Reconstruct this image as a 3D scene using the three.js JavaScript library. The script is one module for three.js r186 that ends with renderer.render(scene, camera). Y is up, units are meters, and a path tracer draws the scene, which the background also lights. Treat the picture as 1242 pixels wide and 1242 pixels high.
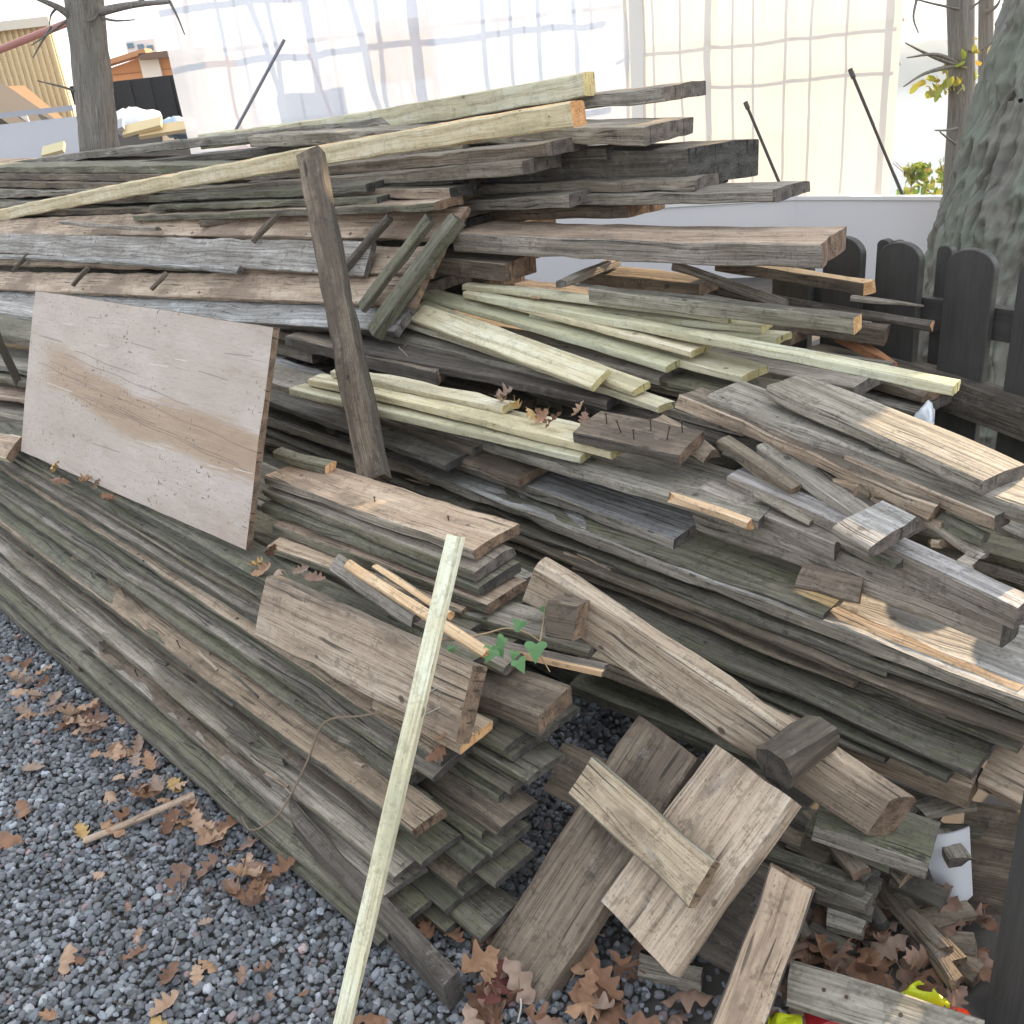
import * as THREE from 'three';
import { mergeGeometries } from 'three/addons/utils/BufferGeometryUtils.js';

// ------------------------------------------------------------------ camera, sky, sun, exposure
const scene = new THREE.Scene();
const V = (x, y, z) => new THREE.Vector3(x, y, z);
const FOCAL = 1130, HALF = 621, EYE = V(0, 1.6, 0);
const camera = new THREE.PerspectiveCamera(2 * Math.atan(HALF / FOCAL) * 180 / Math.PI, 1, 0.05, 3000);
const upC = V(-260, 2361, 1130).normalize();
const backC = V(0, 0, 1).addScaledVector(upC, -upC.z).normalize();
const rightC = new THREE.Vector3().crossVectors(upC, backC);
const camM = new THREE.Matrix4().makeBasis(rightC, upC, backC).transpose();   // camera axes -> world
camera.position.copy(EYE);
camera.quaternion.setFromRotationMatrix(camM);
scene.add(camera);

const SUN_AZ = 52, SUN_EL = 27;
const sunDir = V(Math.sin(SUN_AZ * Math.PI / 180), Math.tan(SUN_EL * Math.PI / 180), -Math.cos(SUN_AZ * Math.PI / 180)).normalize();
{ // pale, hazy autumn sky
  const w = 256, h = 128, d = new Float32Array(w * h * 4);
  for (let j = 0; j < h; j++) for (let i = 0; i < w; i++) {
    const el = ((j + 0.5) / h - 0.5) * Math.PI, az = ((i + 0.5) / w - 0.5) * 2 * Math.PI;
    const s = Math.max(0, Math.sin(el)), k = Math.pow(s, 0.55);
    const dir = V(Math.cos(el) * Math.cos(az), Math.sin(el), Math.cos(el) * Math.sin(az));
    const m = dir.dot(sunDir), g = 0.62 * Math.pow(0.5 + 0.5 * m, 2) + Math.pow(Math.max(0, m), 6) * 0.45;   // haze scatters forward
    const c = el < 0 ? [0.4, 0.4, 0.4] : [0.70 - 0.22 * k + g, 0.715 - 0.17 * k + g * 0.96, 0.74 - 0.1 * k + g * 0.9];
    d.set([c[0], c[1], c[2], 1], (j * w + i) * 4);
  }
  const t = new THREE.DataTexture(d, w, h, THREE.RGBAFormat, THREE.FloatType);
  t.mapping = THREE.EquirectangularReflectionMapping; t.magFilter = t.minFilter = THREE.LinearFilter; t.wrapS = THREE.RepeatWrapping; t.needsUpdate = true;
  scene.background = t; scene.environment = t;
}
const sun = new THREE.DirectionalLight(0xffe0b8, 4.6);
sun.position.copy(sunDir).multiplyScalar(30); sun.castShadow = true;
sun.shadow.mapSize.set(4096, 4096);
Object.assign(sun.shadow.camera, { left: -12, right: 12, top: 12, bottom: -12, near: 1, far: 80 });
scene.add(sun); scene.add(sun.target);

const renderer = new THREE.WebGLRenderer({ antialias: true });
renderer.setSize(1024, 1024);
renderer.toneMapping = THREE.LinearToneMapping;
renderer.toneMappingExposure = 2.2;
renderer.shadowMap.enabled = true;

// ------------------------------------------------------------------ helpers
function rng(seed) { let a = seed >>> 0; return () => { a = (a + 0x6D2B79F5) | 0; let t = Math.imul(a ^ (a >>> 15), 1 | a); t = (t + Math.imul(t ^ (t >>> 7), 61 | t)) ^ t; return ((t ^ (t >>> 14)) >>> 0) / 4294967296; }; }
let R = rng(7);
const rr = (a, b) => a + (b - a) * R();
const clamp = (x, a = 0, b = 1) => Math.min(b, Math.max(a, x));
const sstep = (a, b, x) => { const t = clamp((x - a) / (b - a)); return t * t * (3 - 2 * t); };
const lat = new Float32Array(65536); { const r = rng(99); for (let i = 0; i < 65536; i++) lat[i] = r(); }
// value noise with periods pu, pv (whole numbers)
function vn(x, y, pu, pv, s) {
  const xi = Math.floor(x), yi = Math.floor(y), fx = x - xi, fy = y - yi;
  const x0 = ((xi % pu) + pu) % pu, x1 = (x0 + 1) % pu, y0 = ((yi % pv) + pv) % pv, y1 = (y0 + 1) % pv;
  const ux = fx * fx * (3 - 2 * fx), uy = fy * fy * (3 - 2 * fy), o = s * 7919;
  const a = lat[(x0 * 241 + y0 * 5741 + o) & 65535], b = lat[(x1 * 241 + y0 * 5741 + o) & 65535], c = lat[(x0 * 241 + y1 * 5741 + o) & 65535], d = lat[(x1 * 241 + y1 * 5741 + o) & 65535];
  return (a + (b - a) * ux) * (1 - uy) + (c + (d - c) * ux) * uy;
}
const sn3 = (x, y, z) => vn(x + z * 1.7 + 300, y - z * 1.3 + 300, 256, 256, 3) * 2 - 1;
const lin = (hex) => { const c = new THREE.Color(hex); return [c.r, c.g, c.b]; };
const toS = (c) => (c <= 0.0031308 ? c * 12.92 : 1.055 * Math.pow(c, 1 / 2.4) - 0.055);

const taken = new Map();
function numbered(name) { const n = taken.get(name) || 0; taken.set(name, n + 1); return n ? `${name}_${String(n).padStart(3, '0')}` : name; }
function shade(o) { o.traverse((m) => { if (m.isMesh) { m.castShadow = true; m.receiveShadow = true; } }); return o; }
function thing(o, name, label, category, group) {
  o.name = numbered(name); o.userData.label = label; o.userData.category = category; if (group) o.userData.group = group;
  scene.add(shade(o)); return o;
}
function part(parent, geo, mat, name) { const m = new THREE.Mesh(geo, mat); m.name = name; parent.add(m); return m; }
function struct(o, name) { o.name = name; o.userData.kind = 'structure'; scene.add(shade(o)); return o; }

// rays through photograph pixels (1242 x 1242)
const ray = (x, y) => V(x - HALF, HALF - y, -FOCAL).applyMatrix4(camM).normalize();
const atH = (x, y, h) => { const d = ray(x, y); return d.multiplyScalar((h - EYE.y) / d.y).add(EYE); };
const atZ = (x, y, z) => { const d = ray(x, y); return d.multiplyScalar(z / -d.z).add(EYE); };   // z = metres ahead
const P0 = atH(0, 745, 0), D = atH(335, 1060, 0).sub(P0).normalize(), N = V(-D.z, 0, D.x);   // the heap runs along D; N points out of its front
// planes out = c - k*h that the fronts of the stacks follow
const SK = { A: [0, 0.62], U: [-0.6, 0.72], E: [0.39, 2] };
function onSkin(x, y, s, lift = 0) {
  const [c, k] = SK[s], d = ray(x, y), n = V(N.x, k, N.z);
  return d.clone().multiplyScalar((c + lift + P0.dot(N) - EYE.dot(n)) / d.dot(n)).add(EYE);
}
const atOut = (x, y, out) => { const d = ray(x, y); return d.clone().multiplyScalar((out + P0.dot(N) - EYE.dot(N)) / d.dot(N)).add(EYE); };
const AO = (along, out, h) => P0.clone().addScaledVector(D, along).addScaledVector(N, out).setY(h);
// point spec: [x, y, 's', skin, lift] | [x, y, 'o', out] | [x, y, h] | Vector3
const pt = (p) => p.isVector3 ? p : p[2] === 's' ? onSkin(p[0], p[1], p[3], p[4] || 0) : p[2] === 'o' ? atOut(p[0], p[1], p[3]) : atH(p[0], p[1], p[2]);

// ------------------------------------------------------------------ wood textures
const TW = 1024, TH = 512, TU = 1.2, TV = 0.3;     // pixels, metres
function tex(data, w, h, srgb) {
  const t = new THREE.DataTexture(data, w, h, THREE.RGBAFormat, THREE.UnsignedByteType);
  t.magFilter = THREE.LinearFilter; t.minFilter = THREE.LinearMipmapLinearFilter; t.generateMipmaps = true; t.wrapS = t.wrapT = THREE.RepeatWrapping;
  if (srgb) t.colorSpace = THREE.SRGBColorSpace; t.needsUpdate = true; return t;
}
function wood(seed, o) {
  const r = rng(seed * 31 + 5), A = lin(o.base), B = lin(o.dark), C = lin(o.light), S = lin(o.stain || o.dark), G = lin(o.moss || '#6c7a45');
  const knots = []; for (let i = 0; i < (o.knots ?? 7); i++) knots.push([r(), r(), 0.006 + 0.009 * r()]);
  const data = new Uint8Array(TW * TH * 4), bump = new Uint8Array(TW * TH * 4);
  const rings = Math.round((o.rings ?? 12) * 0.8);
  for (let j = 0; j < TH; j++) for (let i = 0; i < TW; i++) {
    const u = i / TW, v = j / TH;
    let kd = 0, pv = v;
    for (const [ku, kv, kr] of knots) {
      let du = u - ku; if (du > 0.5) du -= 1; if (du < -0.5) du += 1;
      let dv = v - kv; if (dv > 0.5) dv -= 1; if (dv < -0.5) dv += 1;
      const x = du * TU, y = dv * TV; if (Math.abs(x) > 0.16 || Math.abs(y) > 0.08) continue;
      const q = (x * x) / (kr * kr * 9) + (y * y) / (kr * kr * 1.6);
      pv += (y > 0 ? -1 : 1) * 0.028 * Math.exp(-q * 0.35) * (kr / 0.012);
      kd = Math.max(kd, 1 - sstep(0.35, 0.75, Math.sqrt(x * x * 0.7 + y * y) / kr + 0.15 * (vn(u * 128, v * 64, 128, 64, 7) - 0.5)));
    }
    const wv = pv + (vn(u * 4, pv * 4, 4, 4, seed) - 0.5) * 0.12 + (vn(u * 11, v * 8, 11, 8, seed + 1) - 0.5) * 0.025;
    const ring = Math.pow(0.5 + 0.5 * Math.sin(wv * Math.PI * 2 * rings + 2 * vn(u * 2, v * 3, 2, 3, seed + 2)), 2);
    const f1 = vn(u * 8, pv * 110, 8, 110, seed + 3), f2 = vn(u * 36, pv * 240, 36, 240, seed + 4), f3 = vn(u * 5, wv * 40, 5, 40, seed + 5);
    const fib = 0.45 * f1 + 0.3 * f2 + 0.25 * f3;
    const patch = 0.55 * vn(u * 5, v * 5, 5, 5, seed + 6) + 0.3 * vn(u * 14, v * 12, 14, 12, seed + 8) + 0.15 * vn(u * 60, v * 40, 60, 40, seed + 9);
    const crack = sstep(0.82, 0.9, vn(u * 7, wv * 70, 7, 70, seed + 10)) * sstep(0.4, 0.7, vn(u * 6, v * 9, 6, 9, seed + 11)) * (o.crack ?? 1);
    const spk = sstep(0.83, 0.93, vn(u * 420, v * 150, 420, 150, seed + 12)) * sstep(0.35, 0.6, vn(u * 9, v * 6, 9, 6, seed + 15));
    const grit = vn(u * 300, v * 110, 300, 110, seed + 16) * 0.6 + vn(u * 90, v * 40, 90, 40, seed + 17) * 0.4 - 0.5;
    let t = grit * 0.55 * (o.grit ?? 1) + (fib - 0.5) * 2.3 * (o.con ?? 1) + ring * (o.ringAmt ?? 0.35) - 0.1;
    const wx = 0.9 * (vn(u * 260, v * 70, 260, 70, seed + 22) - 0.5), wy = 0.9 * (vn(u * 250, v * 66, 250, 66, seed + 23) - 0.5);
    const blot = sstep(0.6, 0.82, vn(u * 60 + wx, v * 15 + wy, 60, 15, seed + 18) * 0.65 + vn(u * 200, v * 50, 200, 50, seed + 19) * 0.35) * (o.blot ?? 1), lich = sstep(0.8, 0.9, vn(u * 90 + wx * 1.5, v * 24 + wy * 1.5, 90, 24, seed + 20)) * sstep(0.5, 0.7, vn(u * 7, v * 4, 7, 4, seed + 21)) * (o.lich ?? 0.35);
    const out = [0, 0, 0];
    const st = sstep(0.5, 0.72, patch) * (o.stainAmt ?? 0.5), li = sstep(0.45, 0.2, patch) * (o.lightAmt ?? 0.6);
    const mo = sstep(0.5, 0.66, 0.5 * vn(u * 6, v * 5, 6, 5, seed + 13) + 0.5 * vn(u * 90, v * 50, 90, 50, seed + 14)) * (o.mossAmt ?? 0);
    for (let k = 0; k < 3; k++) {
      let c = A[k]; c += (C[k] - c) * clamp(li + clamp(-t) * 0.6); c += (B[k] - c) * clamp(t) * 0.9; c += (S[k] - c) * st; c += (G[k] - c) * mo;
      c += (B[k] * 0.6 - c) * kd * 0.8; c *= 1 - 0.68 * crack; c *= 1 - 0.32 * blot; c += (0.42 - c) * lich * 0.45; c *= 1 - 0.5 * spk * (o.spk ?? 1); out[k] = c;
    }
    const p = (j * TW + i) * 4;
    data[p] = toS(clamp(out[0])) * 255; data[p + 1] = toS(clamp(out[1])) * 255; data[p + 2] = toS(clamp(out[2])) * 255; data[p + 3] = 255;
    const b = clamp(0.62 + (0.5 - fib) * 0.7 - ring * 0.22 - crack * 0.6 - kd * 0.05 + mo * 0.15) * 255;
    bump[p] = bump[p + 1] = bump[p + 2] = b; bump[p + 3] = 255;
  }
  const map = tex(data, TW, TH, true), bm = tex(bump, TW, TH, false);
  return new THREE.MeshStandardMaterial({ map, bumpMap: bm, bumpScale: o.bump ?? 0.0032, roughness: o.rough ?? 0.85, vertexColors: true, side: THREE.DoubleSide });
}
const M = {
  grey: wood(1, { base: '#837c70', dark: '#4c473f', light: '#aaa296', stain: '#625a4c', stainAmt: 0.65 }),
  blue: wood(2, { base: '#93918d', dark: '#625f5c', light: '#c0bfbc', stain: '#78726b', stainAmt: 0.55, rings: 16, ringAmt: 0.55 }),
  tan: wood(3, { base: '#a4917c', dark: '#6a5a4b', light: '#bdae9a', stain: '#766758', stainAmt: 0.7, ringAmt: 0.25 }),
  brown: wood(4, { base: '#766a5b', dark: '#453d34', light: '#938675', stain: '#4e443a', stainAmt: 0.7 }),
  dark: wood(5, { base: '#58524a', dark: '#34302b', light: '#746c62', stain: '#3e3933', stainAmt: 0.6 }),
  moss: wood(6, { base: '#686456', dark: '#3f3c33', light: '#868171', stain: '#4b473c', moss: '#636549', mossAmt: 0.5, bump: 0.0035 }),
  pale: wood(7, { base: '#c8bfa3', dark: '#968b70', light: '#d9d6c3', stain: '#aaa38a', stainAmt: 0.85, crack: 0.15, rings: 9, ringAmt: 0.45, knots: 6, bump: 0.0008, spk: 0.5, con: 0.85, blot: 0.6, lich: 0.2 }),
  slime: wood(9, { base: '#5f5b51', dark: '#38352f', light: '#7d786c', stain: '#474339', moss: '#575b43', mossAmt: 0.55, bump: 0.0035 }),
  fresh: wood(8, { base: '#d3b58f', dark: '#b08a63', light: '#e2d0b0', stain: '#c4a27a', stainAmt: 0.6, crack: 0.4, rings: 10, bump: 0.002, spk: 0.3 }),
};
// end grain
function endGrain(seed, base, dark) {
  const w = 256, h = 256, A = lin(base), B = lin(dark), data = new Uint8Array(w * h * 4), bump = new Uint8Array(w * h * 4);
  for (let j = 0; j < h; j++) for (let i = 0; i < w; i++) {
    const u = i / w, v = j / h, ring = 0.5 + 0.5 * Math.sin((v * 14 + Math.sin(u * 6.283) * 1.5 + vn(u * 6, v * 6, 6, 6, seed) * 1.2) * 6.283);
    const f = vn(u * 64, v * 64, 64, 64, seed + 1), q = vn(u * 9, v * 9, 9, 9, seed + 2), cr = sstep(0.8, 0.9, vn(u * 26, v * 5, 26, 5, seed + 3));
    const t = clamp(0.16 * ring + 0.7 * f + 0.9 * (q - 0.4)), p = (j * w + i) * 4;
    for (let k = 0; k < 3; k++) data[p + k] = toS((A[k] + (B[k] - A[k]) * t) * (1 - 0.6 * cr)) * 255;
    data[p + 3] = 255; bump[p] = bump[p + 1] = bump[p + 2] = (1 - t * 0.7 - cr * 0.3) * 255; bump[p + 3] = 255;
  }
  return new THREE.MeshStandardMaterial({ map: tex(data, w, h, true), bumpMap: tex(bump, w, h, false), bumpScale: 0.0015, roughness: 0.92, vertexColors: true, side: THREE.DoubleSide });
}
const END = { grey: endGrain(21, '#77706a', '#4a4541'), tan: endGrain(24, '#8a7560', '#55463a'), dark: endGrain(27, '#57544f', '#302e2b'), pale: endGrain(30, '#c9bf92', '#a3966a'), fresh: endGrain(33, '#cfa87c', '#a67a50') };
const endFor = { grey: 'grey', blue: 'grey', tan: 'tan', brown: 'tan', dark: 'dark', moss: 'dark', slime: 'dark', pale: 'pale', fresh: 'fresh' };

// ------------------------------------------------------------------ a board: x along, y thickness (top at 0), z width (front edge at 0, back at -W)
function boardGeo(L, W, T, o = {}) {
  const r = rng((o.seed ?? 1) * 977 + 13), rn = (a, b) => a + (b - a) * r();
  const nl = Math.max(3, Math.min(56, Math.round(L / (o.seg ?? 0.075)))), nc = o.cols ?? Math.max(2, Math.min(6, Math.round(W / 0.035)));
  const ch = Math.min(o.ch ?? 0.003, T * 0.3, W * 0.3), wear = o.wear ?? 0.0012;
  const u0 = rn(0, 1), v0 = rn(0, 1), tint = o.tint || [1, 1, 1], k = 1 + rn(-0.13, 0.13), tc = [tint[0] * k * rn(0.97, 1.03), tint[1] * k, tint[2] * k * rn(0.97, 1.03)];
  const bow = o.bow ?? rn(-0.006, 0.006) * Math.min(L, 3), crook = o.crook ?? rn(-0.003, 0.003) * Math.min(L, 3), twist = o.twist ?? rn(-0.03, 0.03);
  const skew0 = o.skew0 ?? rn(-0.004, 0.004), skew1 = o.skew1 ?? rn(-0.004, 0.004), br0 = o.br0 ?? rn(0.001, 0.008), br1 = o.br1 ?? rn(0.001, 0.008);
  const prof = (pts) => pts;   // ring of cross-section points: [z, y, face]
  const strips = [];           // each: list of [z,y], group
  const zs = []; for (let i = 0; i <= nc; i++) zs.push(-ch - (W - 2 * ch) * i / nc);
  strips.push([zs.map((z) => [z, 0]), 0, 1]);                                                    // top
  strips.push([zs.map((z) => [z, -T]).reverse(), 0, 1]);                                         // bottom
  strips.push([[[0, -T + ch], [0, -ch]], 1]);                                                    // front edge
  strips.push([[[-W, -ch], [-W, -T + ch]], 1]);                                                  // back edge
  strips.push([[[0, -ch], [-ch, 0]], 1]); strips.push([[[-W + ch, 0], [-W, -ch]], 1]);
  strips.push([[[-W, -T + ch], [-W + ch, -T]], 1]); strips.push([[[-ch, -T], [0, -T + ch]], 1]);
  const s0 = (o.seed ?? 1) * 3.71;
  const place = (z, y, t) => {
    const e = 4 * t * (1 - t), zc = z / W + 0.5;
    let x = L * t;
    const jag0 = br0 ? br0 * (0.5 + 0.5 * sn3(z * 90 + s0, y * 50, 1)) * (0.6 + 0.4 * sn3(z * 260, y * 120 + s0, 4)) : 0, jag1 = br1 ? br1 * (0.5 + 0.5 * sn3(z * 90, y * 50 + s0, 2)) * (0.6 + 0.4 * sn3(z * 260 + s0, y * 120, 5)) : 0;
    x += (skew0 * 2 * zc + jag0) * (1 - t) - (skew1 * 2 * zc + jag1) * t;
    const a = twist * (t - 0.5), n1 = sn3(x * 9 + s0, z * 20, y * 20) * wear * 1.6 + sn3(x * 45 + s0, z * 60, y * 60 + 5) * wear, n2 = sn3(x * 8, z * 14 + s0, y * 30 + 9) * wear * 1.6 + sn3(x * 40, z * 70 + s0, y * 50) * wear;
    let yy = y + T / 2, zz = z + W / 2; const c = Math.cos(a), s = Math.sin(a);
    const cup = (o.cup ?? 0.002) * (1 - 4 * zc * zc);
    [yy, zz] = [yy * c - zz * s, yy * s + zz * c];
    const corner = Math.abs(Math.abs(z + W / 2) - W / 2) < ch * 1.2 && Math.abs(Math.abs(y + T / 2) - T / 2) < ch * 1.2;
    if (corner) { const er = Math.max(0, sn3(x * 16 + s0, Math.sign(zz) * 7 + Math.sign(yy) * 3, 6) - 0.1) * Math.min(0.007, T * 0.3) * (o.erode ?? 1); zz -= Math.sign(zz) * er; yy -= Math.sign(yy) * er * 0.7; }
    if (o.taper1) { const f = 1 - o.taper1 * sstep(0.4, 1, t); zz *= f; yy *= 0.3 + 0.7 * f; }
    return [x, yy - T / 2 + bow * e + n1 + cup, zz - W / 2 + crook * e + n2];
  };
  const pos = [], uv = [], col = [], idx = [[], [], []];
  let peri = 0;
  for (const [pts, g] of strips) {
    const base = pos.length / 3; let acc = peri;
    for (let j = 0; j < pts.length; j++) {
      if (j) acc += Math.hypot(pts[j][0] - pts[j - 1][0], pts[j][1] - pts[j - 1][1]);
      for (let i = 0; i <= nl; i++) { const p = place(pts[j][0], pts[j][1], i / nl); pos.push(...p); uv.push(p[0] / TU + u0, acc / TV + v0); col.push(...tc); }
    }
    peri = acc;
    for (let j = 0; j < pts.length - 1; j++) for (let i = 0; i < nl; i++) { const a = base + j * (nl + 1) + i, b = a + 1, c = a + nl + 1, d = c + 1; idx[g].push(a, b, c, b, d, c); }
  }
  // ends
  for (const t of [0, 1]) {
    const base = pos.length / 3, top = [[0, -ch], ...zs.map((z) => [z, 0]), [-W, -ch]], bot = [[0, -T + ch], ...zs.map((z) => [z, -T]), [-W, -T + ch]];
    for (const row of [top, bot]) for (const [z, y] of row) { pos.push(...place(z, y, t)); uv.push(z / 0.16 + u0 * 3, y / 0.16 + v0 * 3); col.push(...tc); }
    const n = top.length;
    for (let i = 0; i < n - 1; i++) { const a = base + i, b = a + 1, c = a + n, d = c + 1; t ? idx[2].push(a, c, b, b, c, d) : idx[2].push(a, b, c, b, d, c); }
  }
  const g = new THREE.BufferGeometry();
  g.setAttribute('position', new THREE.Float32BufferAttribute(pos, 3)); g.setAttribute('uv', new THREE.Float32BufferAttribute(uv, 2)); g.setAttribute('color', new THREE.Float32BufferAttribute(col, 3));
  g.setIndex([...idx[0], ...idx[1], ...idx[2]]);
  let s = 0; for (let i = 0; i < 3; i++) { g.addGroup(s, idx[i].length, i); s += idx[i].length; }
  // outward normals: flip where needed by winding check on the top strip
  g.computeVertexNormals();
  if (g.attributes.normal.getY(Math.floor((nl + 1) * 1.5)) < 0) {
    const ix = g.index.array, e = idx[0].length + idx[1].length; for (let i = 0; i < e; i += 3) { const q = ix[i + 1]; ix[i + 1] = ix[i + 2]; ix[i + 2] = q; }
    g.computeVertexNormals();
  }
  return g;
}
let seedN = 1;
const ORD = ['lowest', 'second', 'third', 'fourth', 'fifth', 'sixth', 'seventh', 'eighth', 'ninth', 'tenth', 'eleventh', 'twelfth', 'thirteenth', 'fourteenth', 'fifteenth', 'sixteenth', 'seventeenth', 'eighteenth', 'nineteenth', 'twentieth', 'twenty-first', 'twenty-second', 'twenty-third', 'twenty-fourth'];
const LOOK = { grey: 'grey', blue: 'bluish grey', tan: 'tan', brown: 'brown', dark: 'dark', moss: 'mossy', slime: 'dark green', pale: 'pale', fresh: 'fresh' };
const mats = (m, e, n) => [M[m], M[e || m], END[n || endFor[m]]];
function boardMesh(A, B, o) {
  const X = B.clone().sub(A), L = X.length(); X.normalize();
  let Z, Y;
  if (o.n) { Y = o.n.clone().addScaledVector(X, -o.n.dot(X)).normalize(); Z = X.clone().cross(Y); }
  else {
    Z = X.clone().cross(V(0, 1, 0)).normalize(); Y = Z.clone().cross(X);
    const a = (o.roll || 0) * Math.PI / 180, z = Z.clone(); Z = z.clone().multiplyScalar(Math.cos(a)).addScaledVector(Y, -Math.sin(a)); Y = Z.clone().cross(X);
  }
  const m = new THREE.Mesh(boardGeo(L, o.w, o.t, { seed: seedN++, ...o }), mats(o.m, o.e, o.end));
  m.quaternion.setFromRotationMatrix(new THREE.Matrix4().makeBasis(X, Y, Z));
  m.position.copy(A); if (o.c) m.position.addScaledVector(Z, o.w / 2);
  m.userData.dim = [L, o.w, o.t];
  return m;
}
const nailMat = new THREE.MeshStandardMaterial({ color: 0x4a3a30, roughness: 0.6, metalness: 0.6 });
const nailBright = new THREE.MeshStandardMaterial({ color: 0xa8a49c, roughness: 0.45, metalness: 0.8 });
function nails(m, list, mat = nailMat) {
  const [L, W, T] = m.userData.dim, holder = m;
  for (const [u, v, len, side, tilt] of list) {
    const g = mergeGeometries([new THREE.CylinderGeometry(0.0014, 0.0014, len, 6).translate(0, len / 2, 0), new THREE.CylinderGeometry(0.0035, 0.0035, 0.0015, 8).translate(0, len, 0)]);
    const n = part(holder, g, mat, 'nail'); n.position.set(L * u, side === 'b' ? -T : 0, -W * v);
    if (side === 'b') n.rotation.x = Math.PI;
    n.rotateZ(tilt || 0); n.rotateX((tilt || 0) * 0.6); n.castShadow = n.receiveShadow = true;
  }
  return m;
}
// board by its top front edge, left to right
function board(a, b, o, label, group, name = 'weathered_board', cat = 'board') {
  const m = boardMesh(pt(a), pt(b), o); if (o.nails) nails(m, o.nails, o.nailMat);
  delete m.userData.dim; return thing(m, name, label, cat, group);
}
// board whose wide face shows as four pixel corners on a plane: c = [near left, near right, far right, far left]
function facing(c, point, normal, o) {
  const n = normal.clone().normalize(), hit = ([x, y]) => { const d = ray(x, y); return d.clone().multiplyScalar(point.clone().sub(EYE).dot(n) / d.dot(n)).add(EYE); };
  const q = c.map(hit), X = q[1].clone().sub(q[0]).add(q[2].clone().sub(q[3])).normalize();
  const Zb = q[3].clone().sub(q[0]).add(q[2].clone().sub(q[1])); Zb.addScaledVector(X, -Zb.dot(X)); const w = Zb.length() / 2; Zb.normalize();
  const mid = q[0].clone().add(q[1]).add(q[2]).add(q[3]).multiplyScalar(0.25), L = (q[1].distanceTo(q[0]) + q[2].distanceTo(q[3])) / 2;
  const Y = Zb.clone().negate().cross(X).normalize();
  const A = mid.clone().addScaledVector(X, -L / 2).addScaledVector(Zb, -w / 2), B = A.clone().addScaledVector(X, L);
  return boardMesh(A, B, { ...o, w, n: Y });
}

// ------------------------------------------------------------------ the setting
const plain = (c, rough = 0.8, o = {}) => new THREE.MeshStandardMaterial({ color: c, roughness: rough, ...o });
function noiseTex(w, h, fn, srgb = true) {
  const d = new Uint8Array(w * h * 4);
  for (let j = 0; j < h; j++) for (let i = 0; i < w; i++) { const c = fn(i / w, j / h), p = (j * w + i) * 4; for (let k = 0; k < 3; k++) d[p + k] = clamp(srgb ? toS(c[k]) : c[k]) * 255; d[p + 3] = 255; }
  return tex(d, w, h, srgb);
}
const fbm = (u, v, p, s) => 0.5 * vn(u * p, v * p, p, p, s) + 0.27 * vn(u * p * 3, v * p * 3, p * 3, p * 3, s + 1) + 0.15 * vn(u * p * 9, v * p * 9, p * 9, p * 9, s + 2) + 0.08 * vn(u * p * 20, v * p * 20, p * 20, p * 20, s + 3);
const mix3 = (a, b, t) => [a[0] + (b[0] - a[0]) * t, a[1] + (b[1] - a[1]) * t, a[2] + (b[2] - a[2]) * t];
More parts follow.
